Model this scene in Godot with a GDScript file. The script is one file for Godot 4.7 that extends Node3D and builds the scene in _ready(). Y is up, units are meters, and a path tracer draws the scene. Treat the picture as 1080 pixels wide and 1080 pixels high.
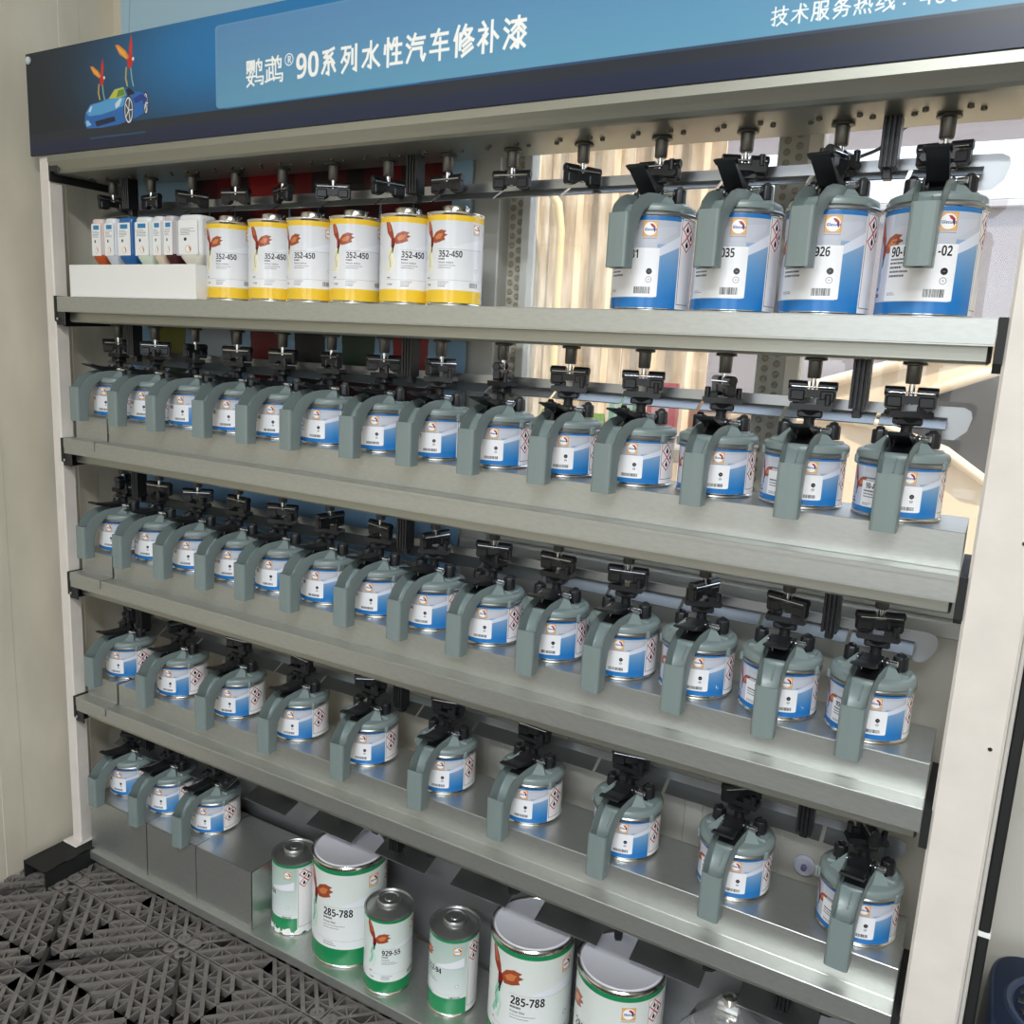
extends Node3D
# A paint-mixing rack with half-litre and one-litre cans, in a small cabin with a window behind it. Metres, y up. The rack front is the plane z = 0.

# ------------------------------------------------------------------ mesh builder
class MB:
	var v = PackedVector3Array()
	var n = PackedVector3Array()
	var t = PackedVector2Array()
	var ix = PackedInt32Array()

	func tri(a: Vector3, b: Vector3, c: Vector3, na: Vector3, nb: Vector3, nc: Vector3, ta := Vector2(), tb := Vector2(), tc := Vector2()) -> void:
		var k = v.size()
		v.append(a); v.append(b); v.append(c)
		n.append(na); n.append(nb); n.append(nc)
		t.append(ta); t.append(tb); t.append(tc)
		if (b - a).cross(c - a).dot(na + nb + nc) > 0.0:
			ix.append(k); ix.append(k + 2); ix.append(k + 1)
		else:
			ix.append(k); ix.append(k + 1); ix.append(k + 2)

	func quad(a: Vector3, b: Vector3, c: Vector3, d: Vector3, nn: Vector3, ta := Vector2(0, 0), tb := Vector2(1, 0), tc := Vector2(1, 1), td := Vector2(0, 1)) -> void:
		tri(a, b, c, nn, nn, nn, ta, tb, tc)
		tri(a, c, d, nn, nn, nn, ta, tc, td)

	func box(c: Vector3, s: Vector3, bev := 0.0, bs := Basis()) -> void:
		var h = s * 0.5
		var q = func(sx: float, sy: float, sz: float, ax: int) -> Vector3:
			var p = Vector3(sx * (h.x - (0.0 if ax == 0 else bev)), sy * (h.y - (0.0 if ax == 1 else bev)), sz * (h.z - (0.0 if ax == 2 else bev)))
			return c + bs * p
		for sg in [-1.0, 1.0]:
			quad(q.call(sg, -1, -1, 0), q.call(sg, 1, -1, 0), q.call(sg, 1, 1, 0), q.call(sg, -1, 1, 0), bs.x * sg)
			quad(q.call(-1, sg, -1, 1), q.call(1, sg, -1, 1), q.call(1, sg, 1, 1), q.call(-1, sg, 1, 1), bs.y * sg)
			quad(q.call(-1, -1, sg, 2), q.call(1, -1, sg, 2), q.call(1, 1, sg, 2), q.call(-1, 1, sg, 2), bs.z * sg)
		if bev > 0.0:
			for a in [-1.0, 1.0]:
				for b in [-1.0, 1.0]:
					quad(q.call(a, b, -1, 0), q.call(a, b, 1, 0), q.call(a, b, 1, 1), q.call(a, b, -1, 1), (bs.x * a + bs.y * b).normalized())
					quad(q.call(a, -1, b, 0), q.call(a, 1, b, 0), q.call(a, 1, b, 2), q.call(a, -1, b, 2), (bs.x * a + bs.z * b).normalized())
					quad(q.call(-1, a, b, 1), q.call(1, a, b, 1), q.call(1, a, b, 2), q.call(-1, a, b, 2), (bs.y * a + bs.z * b).normalized())
					for d in [-1.0, 1.0]:
						var nn = (bs.x * a + bs.y * b + bs.z * d).normalized()
						tri(q.call(a, b, d, 0), q.call(a, b, d, 1), q.call(a, b, d, 2), nn, nn, nn)

	func span(a: Vector3, b: Vector3, bev := 0.0) -> void:
		box((a + b) * 0.5, (b - a).abs(), bev)

	# turns a profile of (radius, height) about y; u = 0.5 faces +z
	func lathe(prof: Array, seg := 32, xf := Transform3D(), crease := 0.75) -> void:
		var m = prof.size()
		var sn: Array[Vector2] = []
		var ln = [0.0]
		for i in m - 1:
			var d: Vector2 = prof[i + 1] - prof[i]
			sn.append(Vector2(d.y, -d.x).normalized())
			ln.append(ln[i] + d.length())
		# the profile may run up or down: point the normals away from the axis
		var area = 0.0
		for i in m - 1:
			area += (prof[i + 1].y - prof[i].y) * (prof[i].x + prof[i + 1].x)
		var sg = 1.0 if area >= 0.0 else -1.0
		for i in m - 1:
			var n0: Vector2 = sn[i]
			var n1: Vector2 = sn[i]
			if i > 0 and sn[i - 1].dot(sn[i]) > crease:
				n0 = (sn[i - 1] + sn[i]).normalized()
			if i < m - 2 and sn[i + 1].dot(sn[i]) > crease:
				n1 = (sn[i + 1] + sn[i]).normalized()
			for j in seg:
				var a0 = (float(j) / seg - 0.5) * TAU
				var a1 = (float(j + 1) / seg - 0.5) * TAU
				var d0 = Vector3(sin(a0), 0, cos(a0))
				var d1 = Vector3(sin(a1), 0, cos(a1))
				var p: Vector2 = prof[i]
				var r: Vector2 = prof[i + 1]
				var a = xf * (d0 * p.x + Vector3.UP * p.y)
				var b = xf * (d1 * p.x + Vector3.UP * p.y)
				var c = xf * (d1 * r.x + Vector3.UP * r.y)
				var d = xf * (d0 * r.x + Vector3.UP * r.y)
				var na = (xf.basis * (d0 * n0.x + Vector3.UP * n0.y)).normalized() * sg
				var nb = (xf.basis * (d1 * n0.x + Vector3.UP * n0.y)).normalized() * sg
				var nc = (xf.basis * (d1 * n1.x + Vector3.UP * n1.y)).normalized() * sg
				var nd = (xf.basis * (d0 * n1.x + Vector3.UP * n1.y)).normalized() * sg
				var u0 = float(j) / seg
				var u1 = float(j + 1) / seg
				var v0: float = 1.0 - ln[i] / ln[m - 1]
				var v1: float = 1.0 - ln[i + 1] / ln[m - 1]
				if p.x > 1e-6:
					tri(a, b, c, na, nb, nc, Vector2(u0, v0), Vector2(u1, v0), Vector2(u1, v1))
				if r.x > 1e-6:
					tri(a, c, d, na, nc, nd, Vector2(u0, v0), Vector2(u1, v1), Vector2(u0, v1))

	func rod(a: Vector3, b: Vector3, r: float, seg := 12, r2 := -1.0) -> void:
		var y = (b - a).normalized()
		var x = y.cross(Vector3.FORWARD if absf(y.z) < 0.9 else Vector3.RIGHT).normalized()
		var bs = Basis(x, y, x.cross(y))
		var l = (b - a).length()
		var q = r if r2 < 0.0 else r2
		var e = minf(r, q) * 0.18
		lathe([Vector2(0, 0), Vector2(r - e, 0), Vector2(r, e), Vector2(q, l - e), Vector2(q - e, l), Vector2(0, l)], seg, Transform3D(bs, a))

	# outline in the local xy plane pushed along local z
	func prism(poly: PackedVector2Array, d0: float, d1: float, xf := Transform3D()) -> void:
		var tr = Geometry2D.triangulate_polygon(poly)
		var ar = 0.0
		var m = poly.size()
		for i in m:
			ar += poly[i].cross(poly[(i + 1) % m])
		var sg = 1.0 if ar > 0.0 else -1.0
		for s in [[d0, -1.0], [d1, 1.0]]:
			var nn = xf.basis.z.normalized() * float(s[1]) * (1.0 if d1 > d0 else -1.0)
			for i in range(0, tr.size(), 3):
				var p = []
				for k in 3:
					var w = poly[tr[i + k]]
					p.append(xf * Vector3(w.x, w.y, s[0]))
				tri(p[0], p[1], p[2], nn, nn, nn)
		for i in m:
			var p = poly[i]
			var q = poly[(i + 1) % m]
			var d = q - p
			var nn = (xf.basis * Vector3(d.y, -d.x, 0)).normalized() * sg
			quad(xf * Vector3(p.x, p.y, d0), xf * Vector3(q.x, q.y, d0), xf * Vector3(q.x, q.y, d1), xf * Vector3(p.x, p.y, d1), nn)

	# skins closed loops of equal length; smooth; caps at both ends when asked
	func loft(secs: Array, cap := true) -> void:
		var m = secs.size()
		var k: int = secs[0].size()
		var acc = []
		for i in m:
			var row = PackedVector3Array()
			row.resize(k)
			acc.append(row)
		var vol = 0.0
		var cen = Vector3()
		for s in secs:
			for p in s:
				cen += p
		cen /= float(m * k)
		for i in m - 1:
			for j in k:
				var j2 = (j + 1) % k
				var a: Vector3 = secs[i][j]
				var b: Vector3 = secs[i][j2]
				var c: Vector3 = secs[i + 1][j2]
				var d: Vector3 = secs[i + 1][j]
				var f = (c - a).cross(d - b)
				vol += ((a + b + c + d) * 0.25 - cen).dot(f)
				acc[i][j] += f; acc[i][j2] += f; acc[i + 1][j] += f; acc[i + 1][j2] += f
		var sg = 1.0 if vol >= 0.0 else -1.0
		for i in m - 1:
			for j in k:
				var j2 = (j + 1) % k
				var na: Vector3 = acc[i][j].normalized() * sg
				var nb: Vector3 = acc[i][j2].normalized() * sg
				var nc: Vector3 = acc[i + 1][j2].normalized() * sg
				var nd: Vector3 = acc[i + 1][j].normalized() * sg
				var u0 = float(j) / k
				var u1 = float(j + 1) / k
				var v0 = 1.0 - float(i) / (m - 1)
				var v1 = 1.0 - float(i + 1) / (m - 1)
				tri(secs[i][j], secs[i][j2], secs[i + 1][j2], na, nb, nc, Vector2(u0, v0), Vector2(u1, v0), Vector2(u1, v1))
				tri(secs[i][j], secs[i + 1][j2], secs[i + 1][j], na, nc, nd, Vector2(u0, v0), Vector2(u1, v1), Vector2(u0, v1))
		if cap:
			for e in [0, m - 1]:
				var c = Vector3()
				for p in secs[e]:
					c += p
				c /= float(k)
				var out: Vector3 = (secs[0][0] - secs[1][0] if e == 0 else secs[m - 1][0] - secs[m - 2][0]).normalized()
				for j in k:
					tri(c, secs[e][j], secs[e][(j + 1) % k], out, out, out)

	func tube(pts: Array, r: float, seg := 10) -> void:
		var secs = []
		var up = Vector3.UP
		for i in pts.size():
			var d: Vector3 = (pts[mini(i + 1, pts.size() - 1)] - pts[maxi(i - 1, 0)]).normalized()
			if absf(d.dot(up)) > 0.97:
				up = Vector3.RIGHT
			var x = d.cross(up).normalized()
			var y = x.cross(d).normalized()
			up = y
			var row = PackedVector3Array()
			for j in seg:
				var a = TAU * j / seg
				row.append(pts[i] + (x * cos(a) + y * sin(a)) * r)
			secs.append(row)
		loft(secs)

	func mesh() -> ArrayMesh:
		var ar = []
		ar.resize(Mesh.ARRAY_MAX)
		ar[Mesh.ARRAY_VERTEX] = v
		ar[Mesh.ARRAY_NORMAL] = n
		ar[Mesh.ARRAY_TEX_UV] = t
		ar[Mesh.ARRAY_INDEX] = ix
		var me = ArrayMesh.new()
		me.add_surface_from_arrays(Mesh.PRIMITIVE_TRIANGLES, ar)
		return me

# ------------------------------------------------------------------ print painter (flat printing only)
class Painter:
	var im: Image
	var s: float          # pixels for one unit
	var rid: RID
	var ridb: RID
	var ts: TextServer
	var f: SystemFont
	var g: SystemFont

	func _init(w: float, h: float, px: float) -> void:
		s = px
		im = Image.create(int(round(w * px)), int(round(h * px)), false, Image.FORMAT_RGB8)
		ts = TextServerManager.get_primary_interface()
		f = SystemFont.new()
		f.font_names = PackedStringArray(["Droid Sans"])
		rid = f.get_rids()[0]
		g = SystemFont.new()
		g.font_names = PackedStringArray(["Droid Sans"])
		g.font_weight = 700
		ridb = g.get_rids()[0]

	func rect(x: float, y: float, w: float, h: float, c: Color) -> void:
		im.fill_rect(Rect2i(int(round(x * s)), int(round(y * s)), maxi(1, int(round((x + w) * s)) - int(round(x * s))), maxi(1, int(round((y + h) * s)) - int(round(y * s)))), c)

	func vgrad(x: float, y: float, w: float, h: float, c0: Color, c1: Color) -> void:
		var y0 = int(y * s)
		var y1 = int((y + h) * s)
		for j in range(y0, y1):
			im.fill_rect(Rect2i(int(x * s), j, int(w * s) + 1, 1), c0.lerp(c1, float(j - y0) / maxf(1.0, y1 - y0)))

	func hgrad(x: float, y: float, w: float, h: float, c0: Color, c1: Color) -> void:
		var x0 = int(x * s)
		var x1 = int((x + w) * s)
		for j in range(x0, x1):
			im.fill_rect(Rect2i(j, int(y * s), 1, int(h * s) + 1), c0.lerp(c1, float(j - x0) / maxf(1.0, x1 - x0)))

	# even-odd fill of several outlines
	func fill(cons: Array, c: Color) -> void:
		var lo = 1e9
		var hi = -1e9
		for q in cons:
			for p in q:
				lo = minf(lo, p.y * s)
				hi = maxf(hi, p.y * s)
		var hh = im.get_height()
		for y in range(maxi(0, int(floor(lo))), mini(hh, int(ceil(hi)) + 1)):
			var xs = []
			var yy = y + 0.5
			for q in cons:
				var m: int = q.size()
				for i in m:
					var a: Vector2 = q[i] * s
					var b: Vector2 = q[(i + 1) % m] * s
					if (a.y <= yy) != (b.y <= yy):
						xs.append(a.x + (yy - a.y) / (b.y - a.y) * (b.x - a.x))
			xs.sort()
			for i in range(0, xs.size() - 1, 2):
				var x0 = int(round(xs[i]))
				var x1 = int(round(xs[i + 1]))
				if x1 > x0:
					im.fill_rect(Rect2i(x0, y, x1 - x0, 1), c)

	func poly(p: Array, c: Color) -> void:
		fill([p], c)

	func line(p: Array, w: float, c: Color, round_ends := false) -> void:
		var q = Geometry2D.offset_polyline(PackedVector2Array(p), w * 0.5, Geometry2D.JOIN_ROUND if round_ends else Geometry2D.JOIN_MITER, Geometry2D.END_ROUND if round_ends else Geometry2D.END_SQUARE)
		fill(q, c)

	func disc(x: float, y: float, r: float, c: Color, ry := -1.0) -> void:
		var p = []
		for i in 32:
			p.append(Vector2(x + r * cos(TAU * i / 32), y + (r if ry < 0.0 else ry) * sin(TAU * i / 32)))
		fill([p], c)

	func rrect(x: float, y: float, w: float, h: float, r: float, c: Color) -> void:
		var p = []
		for k in 4:
			var cx = x + r if k == 1 or k == 2 else x + w - r
			var cy = y + r if k >= 2 else y + h - r
			for i in 7:
				var a = PI * 0.5 * (k + i / 6.0)
				p.append(Vector2(cx + r * cos(a), cy + r * sin(a)))
		fill([p], c)

	# y is the base line, h the cap height; sx squeezes the letters
	func text(what: String, x: float, y: float, h: float, c: Color, sx := 1.0, bold := true) -> float:
		var fr = ridb if bold else rid
		var z = 64
		var k = h / (z * 0.714)
		var at = x
		for ch in what:
			var gi = ts.font_get_glyph_index(fr, z, ch.unicode_at(0), 0)
			var d: Dictionary = ts.font_get_glyph_contours(fr, z, gi)
			var cons = []
			if d.has("contours"):
				var b = 0
				for e in d["contours"]:
					var pts = []
					for i in range(b, e + 1):
						pts.append(d["points"][i])
					b = e + 1
					cons.append(_flat(pts, at, y, k, sx))
				fill(cons, c)
			at += ts.font_get_glyph_advance(fr, z, gi).x * k * sx
		return at

	func _flat(p: Array, ox: float, oy: float, k: float, sx: float) -> Array:
		var q = []
		var m = p.size()
		for i in m:
			var a: Vector3 = p[i]
			var b: Vector3 = p[(i + 1) % m]
			q.append(a)
			if a.z == 0.0 and b.z == 0.0:
				q.append(Vector3((a.x + b.x) * 0.5, (a.y + b.y) * 0.5, 1.0))
		var st = 0
		while st < q.size() and q[st].z != 1.0:
			st += 1
		var o = []
		var z = q.size()
		for i in z:
			var a: Vector3 = q[(st + i) % z]
			if a.z == 1.0:
				o.append(Vector2(ox + a.x * k * sx, oy + a.y * k))
			else:
				var l: Vector3 = q[(st + i - 1 + z) % z]
				var r: Vector3 = q[(st + i + 1) % z]
				for u in [0.25, 0.5, 0.75]:
					var w: Vector3 = l * (1 - u) * (1 - u) + a * 2.0 * u * (1 - u) + r * u * u
					o.append(Vector2(ox + w.x * k * sx, oy + w.y * k))
		return o

	# a written character from brush strokes on a 100 x 100 field
	func glyph(strokes: String, x: float, y: float, w: float, h: float, lw: float, c: Color) -> void:
		for st in strokes.split(";"):
			var p = []
			for q in st.split(" "):
				var a = q.split(",")
				p.append(Vector2(x + float(a[0]) * w * 0.01, y + float(a[1]) * h * 0.01))
			line(p, lw, c)

	func tex(w: int) -> ImageTexture:
		im.resize(w, int(round(float(im.get_height()) * w / im.get_width())), Image.INTERPOLATE_LANCZOS)
		return ImageTexture.create_from_image(im)

const BIRD := "72,2 64,14;58,14 58,66 96,66 94,92 84,92;58,14 88,14 86,42 76,42;70,22 76,32;52,80 84,80"
const HAN := {
	"a": "4,6 4,34;4,6 22,6 22,34;13,14 13,30 4,46;13,32 22,44;28,6 28,34;28,6 46,6 46,34;37,14 37,30 28,46;37,32 46,44;24,46 12,72 42,94;38,50 28,80 4,96;2,62 50,62",
	"b": "6,12 34,12;2,28 54,28;40,2 43,60 48,86 54,78;46,8 52,18;24,40 24,80;10,48 10,84;24,58 36,58;2,88 40,80",
	"xi": "78,7 50,14 20,16;48,16 26,33 58,33;70,24 26,53 74,51;62,40 80,58;50,53 50,93 40,89;30,62 14,86;70,62 86,84",
	"lie": "8,12 54,12;30,12 24,38 8,58;26,34 50,34 42,62 12,94;24,50 36,62;66,22 66,68;86,8 86,92 74,87",
	"shui": "50,6 50,92 38,86;10,32 40,32 30,60 8,84;84,22 56,46;52,40 66,66 94,88",
	"xing": "24,6 24,96;10,28 8,52;32,24 40,38;56,10 44,40;48,30 92,30;50,58 88,58;69,8 69,90;40,90 96,90",
	"qi": "10,10 24,20;6,36 20,46;8,92 26,60;46,6 32,36;44,20 92,20;44,36 84,36;36,52 78,52 80,80 88,92 96,76",
	"che": "12,18 88,18;46,4 24,46 86,46;8,70 94,70;54,32 54,98",
	"xiu": "26,4 8,44;18,30 18,96;34,28 34,76;58,4 40,34;54,18 86,18 66,42 42,54;52,24 68,40 94,52;76,52 50,66;84,64 50,82;92,76 46,98",
	"bu": "22,4 32,16;6,26 42,26 24,52 4,70;26,46 26,96;42,42 30,54;28,56 42,70;64,4 64,96;66,34 90,56",
	"qi2": "10,8 24,18;6,34 20,44;6,92 26,58;38,16 94,16;66,4 66,38;64,18 38,40;68,18 94,40;66,36 34,60;66,36 96,58;66,52 66,96 58,92;42,66 54,74;54,80 38,94;88,62 74,76;74,78 94,94",
	"ji": "4,26 36,26;22,4 22,94 12,88;4,62 38,50;42,22 94,22;68,4 68,44;44,44 86,44 66,76 38,96;52,56 70,80 96,96",
	"shu": "8,34 92,34;50,4 50,96;48,36 30,62 6,80;52,36 70,62 94,80;68,8 80,20",
	"fu": "12,8 12,62 4,94;12,8 38,8 38,94 30,90;12,34 38,34;12,60 38,60;50,8 50,96;50,8 88,8 86,34 74,34;54,48 88,48 74,74 52,96;58,56 74,80 96,96",
	"wu": "44,2 14,36;34,16 76,16 52,40 8,54;34,22 60,42 94,52;14,62 82,62 78,90 62,94;48,50 44,72 12,98",
	"re": "4,20 42,20;24,4 24,66 14,62;4,50 42,40;46,22 82,22 82,56 92,64 96,54;62,4 60,40 42,66;50,36 68,50;12,76 6,94;34,76 38,92;58,76 64,92;82,76 92,94",
	"xian": "30,4 10,34 32,34;36,26 6,62 40,60;4,86 42,74;50,24 92,18;48,46 96,40;64,4 70,50 84,84 96,92 96,76;78,4 88,12;92,56 70,80 44,96",
}

# ------------------------------------------------------------------ scene helpers
var used := {}
var M := {}
const ORD := ["first", "second", "third", "fourth", "fifth", "sixth", "seventh", "eighth", "ninth", "tenth", "eleventh", "twelfth", "thirteenth", "fourteenth"]

func numbered(called: String) -> String:
	var k: int = used.get(called, 0)
	used[called] = k + 1
	return called if k == 0 else "%s_%03d" % [called, k]

func tag(o: Node, label: String, category: String, group := "", kind := "") -> Node:
	if label: o.set_meta("label", label)
	if category: o.set_meta("category", category)
	if group: o.set_meta("group", group)
	if kind: o.set_meta("kind", kind)
	return o

func thing(called: String, at := Vector3.ZERO, turn := 0.0) -> Node3D:
	var o = Node3D.new()
	o.name = numbered(called)
	add_child(o)
	o.position = at
	o.rotation.y = turn
	return o

func put(called: String, me: Mesh, m: Material, parent: Node = null, at := Vector3.ZERO, turn := 0.0) -> MeshInstance3D:
	var o = MeshInstance3D.new()
	o.mesh = me
	o.material_override = m
	o.name = numbered(called) if parent == null else called
	if parent == null:
		add_child(o)
	else:
		parent.add_child(o, true)
	o.position = at
	o.rotation.y = turn
	return o

func bx(a: Vector3, b: Vector3, bev := 0.0) -> ArrayMesh:
	var g = MB.new()
	g.span(a, b, bev)
	return g.mesh()

func mat(c: Color, rough := 0.5, metal := 0.0) -> StandardMaterial3D:
	var m = StandardMaterial3D.new()
	m.albedo_color = c
	m.roughness = rough
	m.metallic = metal
	return m

func rgb(r: int, g: int, b: int) -> Color:
	return Color8(r, g, b)

func noise_tex(freq: float, lo: Color, hi: Color, sd: int, size := 256, kind := FastNoiseLite.TYPE_SIMPLEX_SMOOTH, oct := 4) -> NoiseTexture2D:
	var f = FastNoiseLite.new()
	f.seed = sd
	f.noise_type = kind
	f.frequency = freq
	f.fractal_octaves = oct
	var t = NoiseTexture2D.new()
	t.width = size
	t.height = size
	t.seamless = true
	t.noise = f
	var g = Gradient.new()
	g.set_color(0, lo)
	g.set_color(1, hi)
	t.color_ramp = g
	return t

func grain(m: StandardMaterial3D, lo: Color, hi: Color, freq: float, scale: Vector3, sd: int) -> StandardMaterial3D:
	m.albedo_texture = noise_tex(freq, lo, hi, sd)
	m.uv1_triplanar = true
	m.uv1_world_triplanar = true
	m.uv1_scale = scale
	return m

func print_mat(t: Texture2D, rough := 0.3) -> StandardMaterial3D:
	var m = mat(Color.WHITE, rough)
	m.albedo_texture = t
	return m

# ------------------------------------------------------------------ lights, camera
const Z_CAN := -0.091
const PITCH := 0.1115
const X_CAN := 0.712
const LIP := [1.198, 0.924, 0.650, 0.380, 0.035]
const WALL_X := -0.868
const WALL_Z := -0.2

func setup() -> void:
	var cam = Camera3D.new()
	cam.name = "camera"
	add_child(cam)
	cam.position = Vector3(0.806, 1.141, 1.016)
	cam.rotation_order = EULER_ORDER_YXZ
	cam.rotation = Vector3(deg_to_rad(-10.783), deg_to_rad(29.381), deg_to_rad(2.951))
	cam.fov = 62.146
	cam.near = 0.02
	cam.current = true

	var env = Environment.new()
	env.background_mode = Environment.BG_SKY
	var sm = ProceduralSkyMaterial.new()
	sm.sky_top_color = rgb(186, 202, 222)
	sm.sky_horizon_color = rgb(226, 232, 238)
	sm.ground_horizon_color = rgb(200, 198, 192)
	sm.ground_bottom_color = rgb(150, 146, 138)
	sm.sky_energy_multiplier = 1.75
	sm.ground_energy_multiplier = 1.5
	var sky = Sky.new()
	sky.sky_material = sm
	env.sky = sky
	env.tonemap_mode = Environment.TONE_MAPPER_LINEAR
	env.tonemap_exposure = 1.12
	env.sdfgi_enabled = true
	env.ssao_enabled = true
	env.ssil_enabled = true
	var we = WorldEnvironment.new()
	we.name = "environment"
	we.environment = env
	add_child(we)

	var sun = DirectionalLight3D.new()
	sun.name = "sun"
	add_child(sun)
	sun.look_at_from_position(Vector3(2.0, 2.1, 0.9), Vector3.ZERO)
	sun.light_color = Color(1.0, 0.95, 0.86)
	sun.light_energy = 1.9
	sun.light_angular_distance = 0.6
	sun.shadow_enabled = true

func ceiling_lamp(at: Vector3, energy: float, label: String) -> void:
	var o = thing("ceiling_light", at)
	tag(o, label, "light", "ceiling light panels")
	put("housing", bx(Vector3(-0.62, 0.0, -0.16), Vector3(0.62, 0.04, 0.16), 0.006), mat(rgb(235, 235, 232), 0.4), o)
	var dm = mat(rgb(250, 250, 250), 0.5)
	dm.emission_enabled = true
	dm.emission = Color(0.97, 0.99, 1.0)
	dm.emission_energy_multiplier = 2.5
	put("diffuser", bx(Vector3(-0.6, -0.006, -0.14), Vector3(0.6, 0.0, 0.14)), dm, o)
	var l = AreaLight3D.new()
	l.name = "lamp"
	o.add_child(l)
	l.position = Vector3(0, -0.012, 0)
	l.rotation.x = -PI / 2
	l.area_size = Vector2(1.2, 0.28)
	l.light_color = Color(0.97, 0.99, 1.0)
	l.light_energy = energy
	l.area_range = 12.0
	l.area_attenuation = 2.0
	l.shadow_enabled = true

func materials() -> void:
	M.steel = mat(rgb(196, 198, 194), 0.38, 0.85)
	grain(M.steel, Color(0.955, 0.955, 0.955), Color(1, 1, 1), 0.05, Vector3(4, 14, 14), 11)
	M.rail = mat(rgb(170, 170, 160), 0.38, 0.85)
	M.bar = mat(rgb(175, 178, 180), 0.32, 0.95)
	M.tin = mat(rgb(214, 212, 206), 0.16, 1.0)
	M.tin_dark = mat(rgb(166, 167, 166), 0.34, 0.9)
	M.chrome = mat(rgb(225, 226, 228), 0.1, 1.0)
	M.bolt = mat(rgb(90, 88, 84), 0.3, 0.9)
	M.black = mat(rgb(30, 31, 34), 0.34)
	M.black_matt = mat(rgb(24, 24, 25), 0.6)
	M.hub = mat(rgb(104, 102, 98), 0.36, 0.7)
	M.lid = mat(rgb(122, 135, 134), 0.32)
	M.post = mat(rgb(226, 218, 210), 0.42)
	grain(M.post, Color(0.95, 0.95, 0.95), Color(1, 1, 1), 0.015, Vector3(3, 3, 3), 5)
	M.wall = mat(rgb(222, 214, 197), 0.6)
	grain(M.wall, Color(0.9, 0.9, 0.89), Color(1, 1, 1), 0.012, Vector3(1.6, 0.7, 1.6), 3)
	M.wall_shaded = mat(rgb(200, 197, 188), 0.55)  # greyer copy of the cream wall, its shade put into the colour
	grain(M.wall_shaded, Color(0.92, 0.92, 0.91), Color(1, 1, 1), 0.012, Vector3(1.6, 0.7, 1.6), 4)
	M.ceil = mat(rgb(225, 222, 214), 0.8)
	M.rubber = mat(rgb(124, 119, 116), 0.6)
	grain(M.rubber, Color(0.85, 0.84, 0.83), Color(1, 1, 1), 0.03, Vector3(4, 4, 4), 8)
	M.subfloor_shade = mat(rgb(40, 37, 36), 0.9)  # near-black so the tile holes look deep; shade put into the colour
	M.ground = mat(rgb(186, 178, 166), 0.9)
	M.white = mat(rgb(236, 235, 232), 0.5)
	M.alu = mat(rgb(196, 198, 194), 0.4, 0.6)

# ------------------------------------------------------------------ printed labels
func deg(d: float, w: float) -> float:
	return w * (d / 360.0 + 0.5)

func parrot(p: Painter, x: float, y: float, k: float, tail: Color) -> void:
	var v = func(a: Array) -> Array:
		var o = []
		for i in range(0, a.size(), 2):
			o.append(Vector2(x + a[i] * k, y + a[i + 1] * k))
		return o
	p.line(v.call([-1, 9, -3, 15, -2, 21, -5, 28]), 2.6 * k, tail)
	p.line(v.call([1, 9, -1, 16, 1, 22, -1, 30]), 1.8 * k, tail.lerp(Color.WHITE, 0.4))
	p.line(v.call([0, 9, -4, 18, -2, 26]), 0.5 * k, tail.darkened(0.35))
	p.poly(v.call([-1, 4, -6, -2, -8, -10, -8, -16, -5, -13, -2, -8, 0, -2, 1, 4]), rgb(152, 60, 40))
	p.poly(v.call([-4, -3, -6, -9, -7, -14, -4, -10, -2, -4]), rgb(186, 98, 64))
	p.poly(v.call([0, 3, 4, -2, 9, -4, 14, -3, 12, -1, 15, 0, 12, 2, 13, 4, 8, 6, 3, 7]), rgb(156, 78, 48))
	p.poly(v.call([3, 2, 7, -1, 11, -1, 9, 3, 5, 4]), rgb(208, 124, 74))
	p.poly(v.call([-2, 2, 1, 2, 2, 6, 0, 12, -2, 9]), rgb(130, 30, 34))
	p.poly(v.call([-1, 8, 1, 7, 0, 14, -1, 15]), rgb(40, 34, 46))

func emblem(p: Painter, x: float, y: float, z: float) -> void:
	p.rect(x, y, z, z, rgb(214, 150, 82))
	p.rect(x + z * 0.04, y + z * 0.04, z * 0.92, z * 0.92, rgb(230, 178, 108))
	p.disc(x + z * 0.5, y + z * 0.5, z * 0.43, rgb(246, 244, 244))
	p.poly([Vector2(x + z * 0.46, y + z * 0.16), Vector2(x + z * 0.66, y + z * 0.18), Vector2(x + z * 0.84, y + z * 0.34), Vector2(x + z * 0.86, y + z * 0.62), Vector2(x + z * 0.8, y + z * 0.74), Vector2(x + z * 0.76, y + z * 0.46), Vector2(x + z * 0.58, y + z * 0.34)], rgb(168, 40, 52))
	p.poly([Vector2(x + z * 0.7, y + z * 0.4), Vector2(x + z * 0.84, y + z * 0.42), Vector2(x + z * 0.8, y + z * 0.74)], rgb(60, 40, 70))
	p.text("Glasurit", x + z * 0.12, y + z * 0.62, z * 0.17, rgb(40, 50, 120), 0.9)
	p.rect(x, y + z * 1.08, z, z * 0.05, rgb(150, 140, 130))

func lines(p: Painter, x: float, y: float, w: float, count: int, step: float, h: float, c: Color, rng: RandomNumberGenerator) -> void:
	for i in count:
		var at = x
		var stop = x + w * rng.randf_range(0.55, 1.0)
		while at < stop:
			var d = rng.randf_range(0.6, 2.0)
			p.rect(at, y + i * step, minf(d, stop - at), h, c)
			at += d + 0.5

func barcode(p: Painter, x: float, y: float, w: float, h: float, rng: RandomNumberGenerator) -> void:
	p.rect(x - 0.5, y - 0.5, w + 1, h + 1, rgb(245, 245, 245))
	var at = x
	while at < x + w:
		var d = rng.randf_range(0.25, 0.9)
		p.rect(at, y, d, h, rgb(40, 38, 42))
		at += d + rng.randf_range(0.3, 0.8)

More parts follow.
